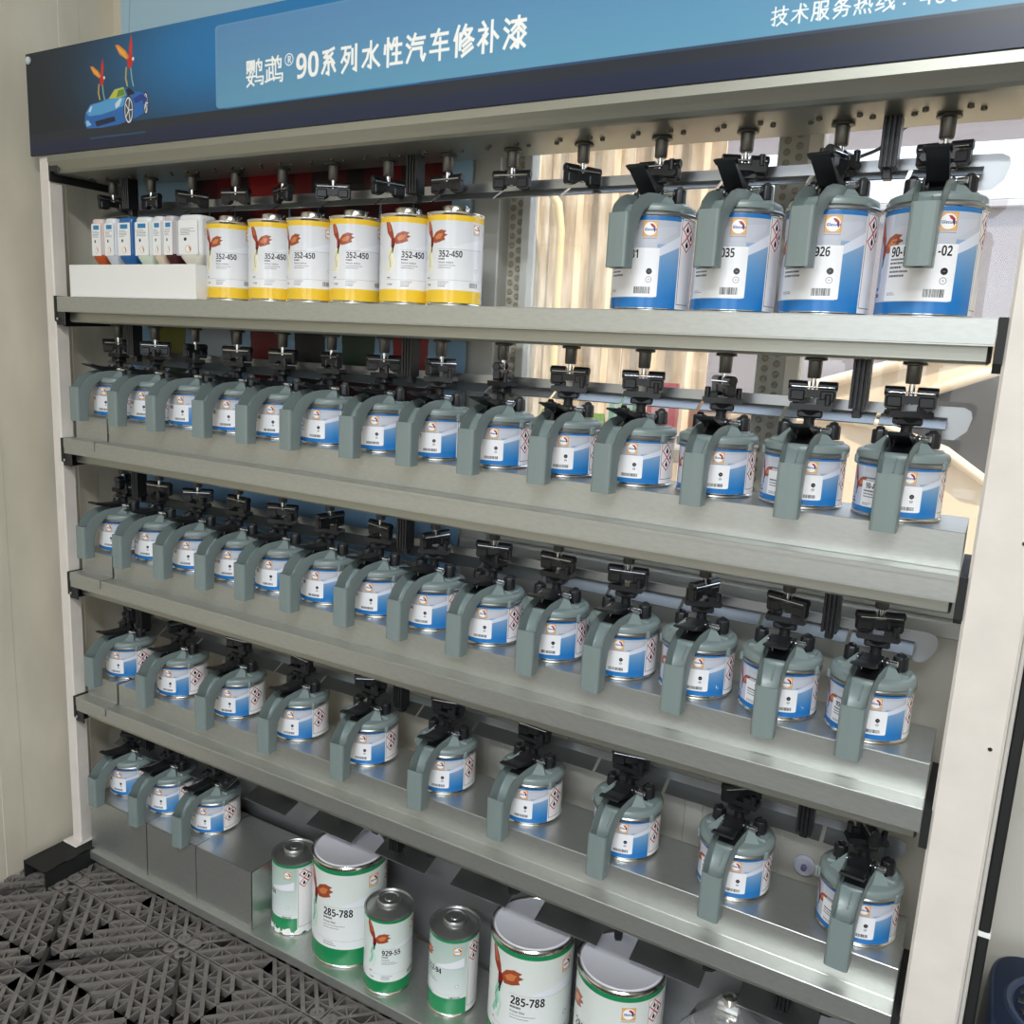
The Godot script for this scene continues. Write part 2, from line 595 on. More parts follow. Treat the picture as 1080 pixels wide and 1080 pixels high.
func hazard(p: Painter, x: float, y: float, w: float, h: float, rng: RandomNumberGenerator) -> void:
	p.rect(x, y, w, h, rgb(236, 232, 232))
	p.line([Vector2(x + 2, y + 2), Vector2(x + w - 2, y + 2), Vector2(x + w - 2, y + h - 6), Vector2(x + 2, y + h - 6), Vector2(x + 2, y + 2)], 0.6, rgb(60, 54, 60))
	var k = minf(h * 0.15, 9.0)
	for i in 3:
		var cx = x + 4 + k + (k * 1.05 if i == 1 else 0.0)
		var cy = y + 4 + k + i * k * 1.05
		var d = [Vector2(cx, cy - k), Vector2(cx + k, cy), Vector2(cx, cy + k), Vector2(cx - k, cy), Vector2(cx, cy - k)]
		p.poly(d.slice(0, 4), rgb(248, 246, 246))
		p.line(d, k * 0.16, rgb(190, 60, 60))
		p.poly([Vector2(cx, cy - k * 0.55), Vector2(cx + k * 0.32, cy + k * 0.1), Vector2(cx + k * 0.18, cy + k * 0.42), Vector2(cx - k * 0.2, cy + k * 0.42), Vector2(cx - k * 0.3, cy + k * 0.05)], rgb(30, 28, 30))
	lines(p, x + 4 + k * 3.6, y + 5, w - 10 - k * 3.6, int((h - 14) / 2.2), 2.2, 0.8, rgb(130, 124, 128), rng)

func blue_label(number: String, w: float, h: float, big: bool, sd: int, shift := 0.0) -> ImageTexture:
	var rng = RandomNumberGenerator.new()
	rng.seed = sd
	var p = Painter.new(w, h, 2048.0 / w)
	p.vgrad(0, 0, w, h, rgb(184, 188, 198), rgb(214, 214, 222))
	p.hgrad(deg(-84, w), 0, deg(-44, w) - deg(-84, w), h, rgb(150, 166, 196), rgb(206, 206, 216))
	# blue field with a pale sweep above it
	p.vgrad(deg(33, w), h * 0.30, deg(66, w) - deg(33, w), h * 0.62, rgb(148, 172, 202), rgb(26, 110, 182))
	p.poly([Vector2(deg(20, w), h * 0.42), Vector2(deg(66, w), h * 0.20), Vector2(deg(66, w), h * 0.32), Vector2(deg(30, w), h * 0.46)], rgb(214, 218, 230))
	p.poly([Vector2(deg(-44, w), h * 0.30), Vector2(deg(36, w), h * 0.28), Vector2(deg(60, w), h * 0.16), Vector2(deg(60, w), h * 0.10), Vector2(deg(-44, w), h * 0.18)], rgb(196, 198, 208))
	parrot(p, deg(-58, w), h * (0.36 if not big else 0.30), (1.25 if not big else 1.9), rgb(150, 170, 205))
	# white text panel
	var x0 = deg(-46, w)
	var x1 = deg(37, w)
	p.rrect(x0, h * 0.34, x1 - x0, h * 0.54, 2.0, rgb(240, 239, 242))
	p.rect(x0, h * 0.34, x1 - x0, 0.35, rgb(150, 150, 158))
	p.rect(0, h * 0.885, deg(66, w), h * 0.115, rgb(32, 114, 184))
	p.rect(0, 0, deg(66, w), h * 0.045, rgb(44, 114, 178))
	var th = 6.6 if not big else 10.5
	var bits = number.split("|")
	p.text(bits[0], deg(-42 + shift, w), h * 0.34 + th + 2.5, th, rgb(24, 22, 26), 0.72)
	if bits.size() > 1:
		p.text(bits[1], deg(14, w), h * 0.34 + th + 2.5, th, rgb(24, 22, 26), 0.72)
	lines(p, deg(-42, w), h * 0.34 - 4.0, 20, 1, 2, 1.6, rgb(70, 66, 72), rng)
	lines(p, deg(-42, w), h * 0.34 + th + 4.6, 26, 1, 2, 1.7, rgb(60, 58, 62), rng)
	lines(p, deg(-42, w), h * 0.34 + th + 8.4, 26, (2 if not big else 4), 3.2 if not big else 4.6, 1.3 if not big else 2.2, rgb(80, 78, 84), rng)
	lines(p, deg(-42, w), h * 0.8, 16, 2, 1.9, 0.8, rgb(110, 108, 112), rng)
	var lz = 14.0 if not big else 19.0
	emblem(p, deg(11, w), h * 0.055, lz)
	p.disc(deg(24, w), h * (0.56 if not big else 0.60), 2.6 if not big else 3.8, rgb(30, 28, 34))
	p.rect(deg(24, w) - 1.2, h * (0.56 if not big else 0.60) - 0.3, 2.4, 0.6, rgb(180, 178, 182))
	p.disc(deg(24, w), h * (0.66 if not big else 0.69), 1.9 if not big else 3.8, rgb(120, 118, 124))
	p.disc(deg(24, w), h * (0.66 if not big else 0.69), 1.5 if not big else 3.2, rgb(238, 237, 240))
	p.rect(deg(24, w) - 1.1, h * (0.66 if not big else 0.69) - 0.4, 2.2, 0.8, rgb(90, 88, 94))
	barcode(p, deg(4, w), h * 0.77, 21, h * 0.075, rng)
	p.rect(deg(-78, w), h * 0.74, 14, h * 0.03, rgb(70, 90, 150))
	p.rect(deg(-78, w), h * 0.80, 16, h * 0.035, rgb(70, 90, 150))
	hazard(p, deg(66, w), 0, deg(152, w) - deg(66, w), h, rng)
	p.rect(deg(152, w), h * 0.885, w, h * 0.115, rgb(32, 114, 184))
	p.rrect(deg(-160, w), h * 0.3, 60, h * 0.56, 2.0, rgb(236, 235, 238))
	lines(p, deg(-156, w), h * 0.34, 52, int(h * 0.5 / 2.4), 2.4, 0.9, rgb(130, 128, 134), rng)
	return p.tex(1024)

func solvent_label(number: String, sub: String, w: float, h: float, band: Color, tail: Color, sd: int, top: float, bottom: float, k := 1.0, tone := rgb(212, 213, 218)) -> ImageTexture:
	var rng = RandomNumberGenerator.new()
	rng.seed = sd
	var p = Painter.new(w, h, 2048.0 / w)
	p.vgrad(0, 0, w, h, tone, rgb(238, 238, 240))
	p.poly([Vector2(deg(8, w), h * 0.36), Vector2(deg(76, w), h * 0.24), Vector2(deg(76, w), h * 0.36), Vector2(deg(8, w), h * 0.40)], rgb(228, 230, 236))
	parrot(p, deg(-40, w), h * 0.225, 1.75 * k, tail)
	p.rect(deg(-24, w), h * 0.385, deg(74, w) - deg(-24, w), 0.4, rgb(150, 150, 156))
	p.text(number, deg(-22, w), h * 0.40 + 9.6 * k, 9.0 * k, rgb(26, 24, 28), 0.78)
	lines(p, deg(-22, w), h * 0.40 + 11.5 * k, 16 * k, 1, 3, 2.2 * k, rgb(70, 68, 72), rng)
	p.text(sub, deg(-22, w), h * 0.40 + 18.6 * k, 2.6 * k, rgb(50, 48, 52), 0.8, false)
	lines(p, deg(-22, w), h * 0.40 + 21 * k, 30 * k, 2, 3.2 * k, 1.2, rgb(120, 118, 122), rng)
	p.rect(deg(-56, w), h * 0.74, deg(74, w) - deg(-56, w), 0.35, rgb(150, 150, 156))
	lines(p, deg(-22, w), h * 0.76, 18 * k, 3, 3.0, 1.2, rgb(110, 108, 114), rng)
	lines(p, deg(-54, w), h * 0.735 - 3, 8, 1, 3, 2, rgb(70, 68, 72), rng)
	p.text("1 Liter" if k < 1.2 else "3 Liter", deg(-54, w), h * 0.81, 3.0, rgb(60, 58, 62), 0.75)
	emblem(p, deg(50, w), h * 0.09, 13.0 * k)
	barcode(p, deg(44, w), h * 0.76, 16 * k, 7 * k, rng)
	p.disc(deg(60, w), h * 0.62, 2.6 * k, rgb(120, 118, 124))
	p.disc(deg(60, w), h * 0.62, 2.1 * k, rgb(236, 236, 238))
	hazard(p, deg(84, w), top + 1, deg(150, w) - deg(84, w), h - top - bottom * 0.2, rng)
	p.hgrad(deg(150, w), top, 4, h - top - bottom, rgb(190, 192, 198), rgb(190, 192, 198))
	lines(p, deg(-168, w), h * 0.2, 70, 14, 4.4, 1.2, rgb(140, 138, 144), rng)
	p.rect(0, 0, w, top, band)
	p.rect(0, h - bottom, deg(84, w), bottom, band)
	p.rect(deg(150, w), h - bottom, w, bottom, band)
	return p.tex(1024)

# ------------------------------------------------------------------ the room
func room() -> void:
	# subfloor and floor tiles
	var fl = put("floor", bx(Vector3(WALL_X - 0.1, -0.10, WALL_Z - 0.05), Vector3(3.2, -0.02, 4.2)), M.subfloor_shade)
	tag(fl, "subfloor under the grey plastic floor tiles, coloured dark as shade in their holes", "floor", "", "structure")
	var tm = tile_mesh(0.338)
	for i in 6:
		for j in 5:
			put("floor_tile", tm, M.rubber, fl, Vector3(-0.74 + 0.34 * i - 0.34, 0.0, -0.28 + 0.34 * j))
	# side wall of ribbed sandwich panels
	var g = MB.new()
	g.span(Vector3(WALL_X - 0.06, -0.1, WALL_Z - 0.05), Vector3(WALL_X, 2.75, 4.2))
	var wl = put("wall_left", g.mesh(), M.wall)
	tag(wl, "cream sandwich panel side wall beside the rack", "wall", "", "structure")
	for z in [0.36, 0.10, -0.10]:
		put("rib", bx(Vector3(WALL_X - 0.002, 0.0, z - 0.022), Vector3(WALL_X + 0.0007, 2.7, z + 0.022), 0.0007), M.wall, wl)
	# back wall around the window opening
	var wb = put("wall_back", bx(Vector3(WALL_X - 0.06, -0.1, WALL_Z - 0.06), Vector3(0.024, 2.75, WALL_Z)), M.wall)
	tag(wb, "cream back wall behind the rack with posters on it", "wall", "", "structure")
	put("lower_panel", bx(Vector3(0.024, -0.1, WALL_Z - 0.06), Vector3(3.2, 0.80, WALL_Z)), M.wall_shaded, wb)
	put("upper_panel", bx(Vector3(0.024, 1.66, WALL_Z - 0.06), Vector3(3.2, 2.75, WALL_Z)), M.wall, wb)
	put("side_panel", bx(Vector3(0.86, 0.80, WALL_Z - 0.06), Vector3(3.2, 1.66, WALL_Z)), M.wall, wb)
	for k in 9:
		var x = 0.10 + k * 0.12
		put("rib", bx(Vector3(x, 0.02, WALL_Z - 0.002), Vector3(x + 0.03, 0.79, WALL_Z + 0.0016), 0.0016), M.wall_shaded, wb)
	put("corner_column", bx(Vector3(WALL_X, 0.0, WALL_Z), Vector3(WALL_X + 0.07, 1.46, WALL_Z + 0.012), 0.002), mat(rgb(112, 112, 108), 0.5, 0.2), wb)
	# far walls with the open doorway towards the light, and the ceiling
	var wr = put("wall_right", bx(Vector3(3.2, -0.1, WALL_Z - 0.06), Vector3(3.26, 2.75, 4.2)), M.wall)
	tag(wr, "cream side wall on the far right of the room", "wall", "", "structure")
	var wf = put("wall_front", bx(Vector3(WALL_X - 0.06, -0.1, 4.2), Vector3(-0.5, 2.75, 4.26)), M.wall)
	tag(wf, "cream front wall with two wide open doorways", "wall", "", "structure")
	put("pier", bx(Vector3(0.9, -0.1, 4.2), Vector3(1.4, 2.4, 4.26)), M.wall, wf)
	put("pier", bx(Vector3(2.9, -0.1, 4.2), Vector3(3.26, 2.4, 4.26)), M.wall, wf)
	put("lintel", bx(Vector3(-0.5, 2.4, 4.2), Vector3(3.26, 2.75, 4.26)), M.wall, wf)
	var ce = put("ceiling", bx(Vector3(WALL_X - 0.06, 2.72, WALL_Z - 0.06), Vector3(3.26, 2.80, 4.26)), M.ceil)
	tag(ce, "off white ceiling of the cabin", "ceiling", "", "structure")
	ceiling_lamp(Vector3(1.1, 2.66, 1.75), 5.0, "white ceiling light panel close in front of the rack")
	ceiling_lamp(Vector3(1.1, 2.66, 3.1), 5.0, "white ceiling light panel near the open doorways")

func tile_mesh(T: float) -> ArrayMesh:
	var g = MB.new()
	var bar = func(a: Vector2, b: Vector2, w: float, y0: float, y1: float) -> void:
		# keep the piece inside the tile
		var d = b - a
		var lo = 0.0
		var hi = 1.0
		for q in [[-d.x, a.x], [d.x, T - a.x], [-d.y, a.y], [d.y, T - a.y]]:
			if absf(q[0]) < 1e-9:
				if q[1] < -1e-6:
					return
			else:
				var r: float = q[1] / q[0]
				if q[0] < 0.0:
					lo = maxf(lo, r)
				else:
					hi = minf(hi, r)
		if hi - lo < 0.02:
			return
		var p = a + d * lo
		var e = a + d * hi
		var m = (p + e) * 0.5
		var u = (e - p).normalized()
		var bs = Basis(Vector3(u.x, 0, u.y), Vector3.UP, Vector3(u.x, 0, u.y).cross(Vector3.UP))
		g.box(Vector3(m.x, (y0 + y1) * 0.5, m.y), Vector3((e - p).length(), y1 - y0, w), 0.0, bs)
	var N = 5
	for c in [Vector2(T * 0.5, 0), Vector2(0, T * 0.5), Vector2(T, T * 0.5), Vector2(T * 0.5, T)]:
		var ax = [Vector2(1, 0), Vector2(0, 1), Vector2(-1, 0), Vector2(0, -1)]
		for q in 4:
			for k in range(1, N + 1):
				var r0 = T * 0.5 * k / N
				var a: Vector2 = c + ax[q] * r0
				var b: Vector2 = c + ax[(q + 1) % 4] * r0
				bar.call(a, b, 0.0078 if k < N else 0.0070, -0.018, 0.0)
				if k < N:
					var r1 = T * 0.5 * (k + 1) / N
					var a1: Vector2 = c + ax[q] * r1
					var b1: Vector2 = c + ax[(q + 1) % 4] * r1
					for i in k + 1:
						var p = a.lerp(b, float(i) / k)
						bar.call(p, a1.lerp(b1, float(i) / (k + 1)), 0.0026, -0.016, -0.001)
						if i <= k:
							bar.call(p, a1.lerp(b1, float(i + 1) / (k + 1)), 0.0026, -0.016, -0.001)
						if i < k:
							bar.call(a.lerp(b, (i + 0.5) / k), a1.lerp(b1, (i + 1.0) / (k + 1)), 0.0026, -0.016, -0.001)
		# solid diamond in the middle
		var h = 0.011
		var poly = PackedVector2Array()
		for q in 4:
			var w: Vector2 = c + [Vector2(h, 0), Vector2(0, h), Vector2(-h, 0), Vector2(0, -h)][q]
			poly.append(Vector2(clampf(w.x, 0, T), clampf(w.y, 0, T)))
		var lessp = PackedVector2Array()
		for w in poly:
			if lessp.is_empty() or lessp[lessp.size() - 1].distance_to(w) > 1e-5:
				lessp.append(w)
		if lessp.size() >= 3:
			g.prism(lessp, 0.0, 0.015, Transform3D(Basis(Vector3.RIGHT, Vector3.BACK, Vector3.DOWN), Vector3(0, -0.0002, 0)))
	# edge frame and the round locking studs
	for e in [[Vector2(0, 0.0015), Vector2(T, 0.0015)], [Vector2(0, T - 0.0015), Vector2(T, T - 0.0015)], [Vector2(0.0015, 0), Vector2(0.0015, T)], [Vector2(T - 0.0015, 0), Vector2(T - 0.0015, T)]]:
		bar.call(e[0], e[1], 0.003, -0.018, -0.0005)
	for e in [Vector2(0.014, 0.014), Vector2(T - 0.014, 0.014), Vector2(0.014, T - 0.014), Vector2(T - 0.014, T - 0.014)]:
		g.lathe([Vector2(0.005, -0.018), Vector2(0.005, 0.0), Vector2(0.012, 0.0005), Vector2(0.0135, -0.001), Vector2(0.0135, -0.018)], 16, Transform3D(Basis(), Vector3(e.x, 0, e.y)))
	return g.mesh()

func window() -> void:
	var w = thing("window_1", Vector3(0.44, 0.80, WALL_Z - 0.02))
	tag(w, "grey aluminium framed window in the wall behind the rack", "window", "", "structure")
	var x0 = 0.024 - 0.44
	var x1 = 0.86 - 0.44
	var fr = MB.new()
	fr.span(Vector3(x0, 0.0, -0.03), Vector3(x1, 0.022, 0.03), 0.002)
	fr.span(Vector3(x0, 0.022, -0.02), Vector3(x1, 0.05, 0.012), 0.002)
	fr.span(Vector3(x0, 0.82, -0.03), Vector3(x1, 0.86, 0.03), 0.002)
	fr.span(Vector3(x0, 0.0, -0.03), Vector3(x0 + 0.05, 0.86, 0.026), 0.002)
	fr.span(Vector3(x1 - 0.02, 0.0, -0.03), Vector3(x1, 0.86, 0.026), 0.002)
	put("window_frame", fr.mesh(), mat(rgb(190, 190, 184), 0.45, 0.3), w)
	for x in [[0.072, 0.104], [0.494, 0.535]]:
		var st = put("perforated_strip", bx(Vector3(x[0] - 0.44, 0.05, -0.016), Vector3(x[1] - 0.44, 0.82, -0.006), 0.001), mat(rgb(178, 176, 164), 0.6), w)
		var hm = MB.new()
		var wd: float = x[1] - x[0]
		for r in 52:
			for c in 2:
				var cx: float = x[0] - 0.44 + wd * (0.3 + 0.4 * c)
				var cy = 0.058 + r * 0.0145 + (0.007 if c == 1 else 0.0)
				hm.lathe([Vector2(0, 0.0), Vector2(0.0042, 0.0), Vector2(0.0052, 0.0014), Vector2(0.0038, 0.0022), Vector2(0.0026, 0.001), Vector2(0, 0.001)], 8, Transform3D(Basis(Vector3.RIGHT, Vector3.BACK, Vector3.DOWN), Vector3(cx, cy, -0.006)))
		var ho = put("embossed_ring", hm.mesh(), mat(rgb(150, 140, 122), 0.5), st)
		ho.set_meta("kind", "stuff")
	put("mullion", bx(Vector3(0.104 - 0.44, 0.05, -0.02), Vector3(0.118 - 0.44, 0.82, 0.006), 0.001), mat(rgb(196, 196, 190), 0.45, 0.2), w)
	put("mullion", bx(Vector3(0.537 - 0.44, 0.05, -0.02), Vector3(0.556 - 0.44, 0.82, 0.006), 0.001), mat(rgb(214, 206, 190), 0.45, 0.1), w)
	var gm = mat(Color(0.86, 0.9, 0.9, 0.10), 0.02)
	gm.transparency = BaseMaterial3D.TRANSPARENCY_ALPHA
	put("pane", bx(Vector3(0.118 - 0.44, 0.05, -0.012), Vector3(0.494 - 0.44, 0.82, -0.008)), gm, w)
	put("pane", bx(Vector3(0.556 - 0.44, 0.05, -0.012), Vector3(x1 - 0.02, 0.82, -0.008)), gm, w)

func posters() -> void:
	# print of the blue poster: dark red and black feather shapes on pale blue
	var rng = RandomNumberGenerator.new()
	rng.seed = 44
	var W = 880.0
	var H = 1180.0
	var p = Painter.new(W, H, 1.0)
	p.vgrad(0, 0, W, H, rgb(176, 206, 222), rgb(120, 160, 196))
	# x = 0 is world x -0.85; y = 0 is world y 1.95
	var wx = func(x: float) -> float: return (x + 0.85) * 1000.0
	var wy = func(y: float) -> float: return (1.95 - y) * 1000.0
	var dk = [rgb(30, 20, 22), rgb(70, 16, 22), rgb(110, 18, 24), rgb(44, 30, 30), rgb(86, 24, 22)]
	for i in 15:
		var cx = -0.60 + i * 0.040
		var c: Color = dk[i % 5]
		p.poly([Vector2(wx.call(cx - 0.03), wy.call(1.47)), Vector2(wx.call(cx + 0.032), wy.call(1.47)), Vector2(wx.call(cx + 0.034), wy.call(1.33)), Vector2(wx.call(cx + 0.018), wy.call(1.30 - 0.05 * rng.randf())), Vector2(wx.call(cx - 0.02), wy.call(1.315)), Vector2(wx.call(cx - 0.03), wy.call(1.34))], c)
	p.poly([Vector2(wx.call(-0.47), wy.call(1.46)), Vector2(wx.call(-0.36), wy.call(1.46)), Vector2(wx.call(-0.40), wy.call(1.36)), Vector2(wx.call(-0.45), wy.call(1.37))], rgb(150, 18, 28))
	for i in 9:
		var cx = -0.58 + i * 0.07
		p.poly([Vector2(wx.call(cx), wy.call(1.26)), Vector2(wx.call(cx + 0.018), wy.call(1.26)), Vector2(wx.call(cx + 0.006), wy.call(1.42 - 0.03 * (i % 3)))], rgb(150, 184, 206))
	p.poly([Vector2(wx.call(-0.74), wy.call(1.22)), Vector2(wx.call(-0.64), wy.call(1.22)), Vector2(wx.call(-0.66), wy.call(1.05)), Vector2(wx.call(-0.73), wy.call(1.05))], rgb(120, 116, 40))
	p.poly([Vector2(wx.call(-0.72), wy.call(1.09)), Vector2(wx.call(-0.62), wy.call(1.09)), Vector2(wx.call(-0.62), wy.call(1.02)), Vector2(wx.call(-0.72), wy.call(1.02))], rgb(40, 84, 52))
	p.poly([Vector2(wx.call(-0.62), wy.call(1.24)), Vector2(wx.call(-0.50), wy.call(1.24)), Vector2(wx.call(-0.50), wy.call(1.02)), Vector2(wx.call(-0.62), wy.call(1.02))], rgb(168, 178, 186))
	p.poly([Vector2(wx.call(-0.53), wy.call(1.24)), Vector2(wx.call(-0.49), wy.call(1.24)), Vector2(wx.call(-0.515), wy.call(1.13))], rgb(20, 22, 30))
	for i in 4:
		var cx = -0.47 + i * 0.115
		p.poly([Vector2(wx.call(cx), wy.call(1.25)), Vector2(wx.call(cx + 0.085), wy.call(1.25)), Vector2(wx.call(cx + 0.075), wy.call(1.04)), Vector2(wx.call(cx + 0.01), wy.call(1.06))], [rgb(110, 20, 26), rgb(24, 24, 30), rgb(36, 60, 44), rgb(150, 24, 32)][i])
	p.poly([Vector2(wx.call(-0.30), wy.call(1.08)), Vector2(wx.call(-0.02), wy.call(1.08)), Vector2(wx.call(-0.02), wy.call(1.02)), Vector2(wx.call(-0.30), wy.call(1.03))], rgb(60, 22, 26))
	p.line([Vector2(wx.call(-0.79), wy.call(1.80)), Vector2(wx.call(-0.80), wy.call(1.70)), Vector2(wx.call(-0.805), wy.call(1.6))], 3, rgb(140, 168, 186))
	var g = MB.new()
	g.quad(Vector3(-0.415, 0.59, 0.0016), Vector3(0.435, 0.59, 0.0016), Vector3(0.435, -0.59, 0.0016), Vector3(-0.415, -0.59, 0.0016), Vector3.BACK, Vector2(0.035, 0), Vector2(1, 0), Vector2(1, 1), Vector2(0.035, 1))
	var o = thing("wall_poster", Vector3(-0.405, 0.79, WALL_Z + 0.013))
	tag(o, "pale blue poster with dark red and black feather shapes behind the rack", "poster")
	put("sheet", bx(Vector3(-0.415, -0.03, -0.0125), Vector3(0.425, 1.15, 0.001)), mat(rgb(200, 214, 222), 0.5), o)
	var q = put("print", g.mesh(), print_mat(p.tex(704), 0.35), o)
	q.position = Vector3(-0.005, 0.56, 0)

func outside() -> void:
	var gd = put("ground", bx(Vector3(-6, -0.3, -12), Vector3(8, -0.12, WALL_Z - 0.06)), M.ground)
	tag(gd, "pale sunlit ground outside the window", "ground", "", "structure")
	# sunlit corrugated panels leaning beyond the window
	var cols = [rgb(232, 218, 200), rgb(226, 210, 192), rgb(236, 226, 210)]
	var pmats = []
	for i in 3:
		var m = mat(cols[i], 0.7)
		grain(m, Color(0.72, 0.66, 0.58), Color(1, 1, 1), 0.02, Vector3(5.0, 0.9, 5.0), 60 + i)
		pmats.append(m)
	var fence = thing("panel_fence", Vector3(-0.1, -0.12, -1.15))
	tag(fence, "sunlit cream corrugated panel fence outside the window", "fence")
	for k in 5:
		var gm = MB.new()
		var w = 0.235
		var poly = PackedVector2Array()
		var prof = [[0.0, 0.0], [0.04, 0.0], [0.052, 0.014], [0.085, 0.014], [0.097, 0.0], [0.14, 0.0], [0.152, 0.014], [0.185, 0.014], [0.197, 0.0], [w, 0.0]]
		for q in prof:
			poly.append(Vector2(q[0], -q[1]))
		for i in range(prof.size() - 1, -1, -1):
			poly.append(Vector2(prof[i][0], -prof[i][1] + 0.006))
		gm.prism(poly, 0.0, 2.5, Transform3D(Basis(Vector3.RIGHT, Vector3.FORWARD, Vector3.UP), Vector3(-0.95 + k * (w + 0.003), 0, 0.004 * (k % 2))))
		put("panel", gm.mesh(), pmats[k % 3], fence)
	# bent tube added in place of a bracket-shaped shadow on the fence
	var bs = MB.new()
	var pts = [Vector3(0.0, 0, 0), Vector3(0.0, 0.95, 0), Vector3(0.0, 1.58, 0), Vector3(-0.012, 1.65, 0), Vector3(-0.045, 1.69, 0), Vector3(-0.13, 1.70, 0)]
	bs.tube(pts, 0.012, 8)
	var sp = put("added_shadow_strip", bs.mesh(), mat(rgb(206, 188, 150), 0.5), null, Vector3(-0.28, -0.12, -1.10))
	tag(sp, "tan bent strip added in place of a shadow on the cream panels outside", "metal strip")
	# small bench with bright packets
	var tb = thing("work_bench", Vector3(0.12, -0.12, -0.72))
	tag(tb, "cream bench outside the window carrying bright packets", "bench")
	put("bench_top", bx(Vector3(-0.36, 1.06, -0.16), Vector3(0.30, 1.09, 0.14), 0.004), mat(rgb(224, 204, 178), 0.6), tb)
	for x in [-0.33, 0.27]:
		for z in [-0.13, 0.11]:
			put("leg", bx(Vector3(x - 0.02, 0, z - 0.02), Vector3(x + 0.02, 1.06, z + 0.02), 0.002), mat(rgb(190, 184, 172), 0.5), tb)
	packet(Vector3(0.10, 0.97, -0.72), Vector3(0.07, 0.10, 0.03), rgb(150, 196, 176), "pale green packet standing on the bench outside")
	packet(Vector3(0.19, 0.97, -0.70), Vector3(0.06, 0.12, 0.03), rgb(214, 96, 104), "red packet standing on the bench outside")
	packet(Vector3(0.28, 0.97, -0.74), Vector3(0.08, 0.09, 0.03), rgb(206, 160, 128), "tan packet standing on the bench outside")
	packet(Vector3(0.02, 0.97, -0.62), Vector3(0.14, 0.05, 0.03), rgb(146, 186, 74), "bright green flat packet lying on the bench outside")
	packet(Vector3(0.38, 0.97, -0.64), Vector3(0.07, 0.04, 0.05), rgb(216, 224, 214), "white green tub on the bench outside")
	car()
	# white building far behind; its pale band is reflected tube light, built in
	var bl = thing("far_building", Vector3(1.2, -0.12, -5.2))
	tag(bl, "white building across the yard with a pale band added for reflected tube light", "building")
	put("wall", bx(Vector3(-3.4, 0, -0.6), Vector3(3.4, 3.4, 0)), mat(rgb(132, 124, 126), 0.7), bl)
	for y in [2.32]:
		put("reflection_band", bx(Vector3(-3.0, y, -0.01), Vector3(3.2, y + 0.34, 0.012), 0.004), mat(rgb(226, 232, 240), 0.1), bl)
		put("band_ledge", bx(Vector3(-3.0, y - 0.05, -0.01), Vector3(3.2, y - 0.01, 0.05), 0.004), mat(rgb(176, 172, 176), 0.5), bl)

func packet(at: Vector3, s: Vector3, c: Color, label: String) -> void:
	var o = thing("packet", at)
	tag(o, label, "packet")
	var g = MB.new()
	var secs = []
	for k in 7:
		var f = k / 6.0
		var thick: float = s.z * (0.25 + 0.75 * sin(PI * clampf(0.12 + f * 0.8, 0, 1)))
		var row = PackedVector3Array()
		for q in [[-1, -1], [1, -1], [1, 1], [-1, 1]]:
			row.append(Vector3(q[0] * s.x * 0.5, f * s.y, q[1] * thick * 0.5))
		secs.append(row)
	g.loft(secs)
	put("pouch", g.mesh(), mat(c, 0.35), o)
	put("label", bx(Vector3(-s.x * 0.3, s.y * 0.3, s.z * 0.5), Vector3(s.x * 0.3, s.y * 0.7, s.z * 0.5 + 0.002)), mat(c.lerp(Color.WHITE, 0.6), 0.4), o)

func car() -> void:
	var o = thing("parked_car", Vector3(0.75, -0.12, -2.0))
	tag(o, "cream car parked outside the window showing a dark side glass", "car")
	var paint = mat(rgb(236, 216, 188), 0.3)
	paint.clearcoat_enabled = true
	paint.clearcoat = 0.6
	# side profile (x to the right, y up), pushed 1.5 m deep
	var prof = PackedVector2Array([Vector2(-1.3, 0.22), Vector2(-1.36, 0.6), Vector2(-1.2, 0.92), Vector2(-0.75, 1.10), Vector2(-0.48, 1.215), Vector2(-0.2, 1.31), Vector2(0.3, 1.48), Vector2(0.7, 1.54), Vector2(1.6, 1.53), Vector2(2.1, 1.35), Vector2(2.4, 0.95), Vector2(2.5, 0.5), Vector2(2.45, 0.22)])
	var g = MB.new()
	g.prism(prof, -1.5, 0.0)
	put("body", g.mesh(), paint, o)
	var gl = MB.new()
	gl.prism(PackedVector2Array([Vector2(-0.30, 1.10), Vector2(-0.134, 1.19), Vector2(0.04, 1.265), Vector2(0.5, 1.42), Vector2(0.9, 1.45), Vector2(0.9, 0.90), Vector2(0.5, 0.90), Vector2(0.05, 0.945), Vector2(-0.08, 1.03)]), -0.01, 0.008)
	put("side_glass", gl.mesh(), mat(rgb(62, 60, 62), 0.08), o)
	var fm = MB.new()
	fm.tube([Vector3(0.5, 0.885, 0.01), Vector3(0.05, 0.93, 0.012), Vector3(-0.08, 1.015, 0.012), Vector3(-0.32, 1.10, 0.012), Vector3(-0.134, 1.205, 0.012), Vector3(0.04, 1.28, 0.01), Vector3(0.5, 1.435, 0.01)], 0.018, 8)
	fm.tube([Vector3(-1.15, 0.95, 0.012), Vector3(-0.75, 1.085, 0.014), Vector3(-0.48, 1.20, 0.014), Vector3(-0.2, 1.295, 0.014), Vector3(0.3, 1.465, 0.012)], 0.02, 8)
	fm.tube([Vector3(-1.2, 1.0, 0.004), Vector3(-0.42, 1.09, 0.008), Vector3(-0.25, 1.07, 0.008)], 0.01, 8)
	put("window_trim", fm.mesh(), paint, o)
	for x in [-0.85, 1.7]:
		var wh = MB.new()
		wh.lathe([Vector2(0, 0), Vector2(0.2, 0), Vector2(0.3, -0.02), Vector2(0.32, -0.06), Vector2(0.32, -0.18), Vector2(0, -0.18)], 28, Transform3D(Basis(Vector3.RIGHT, Vector3.BACK, Vector3.DOWN), Vector3(x, 0.32, 0.03)))
		put("wheel", wh.mesh(), M.black_matt, o)

# ------------------------------------------------------------------ the rack
var rack: Node3D

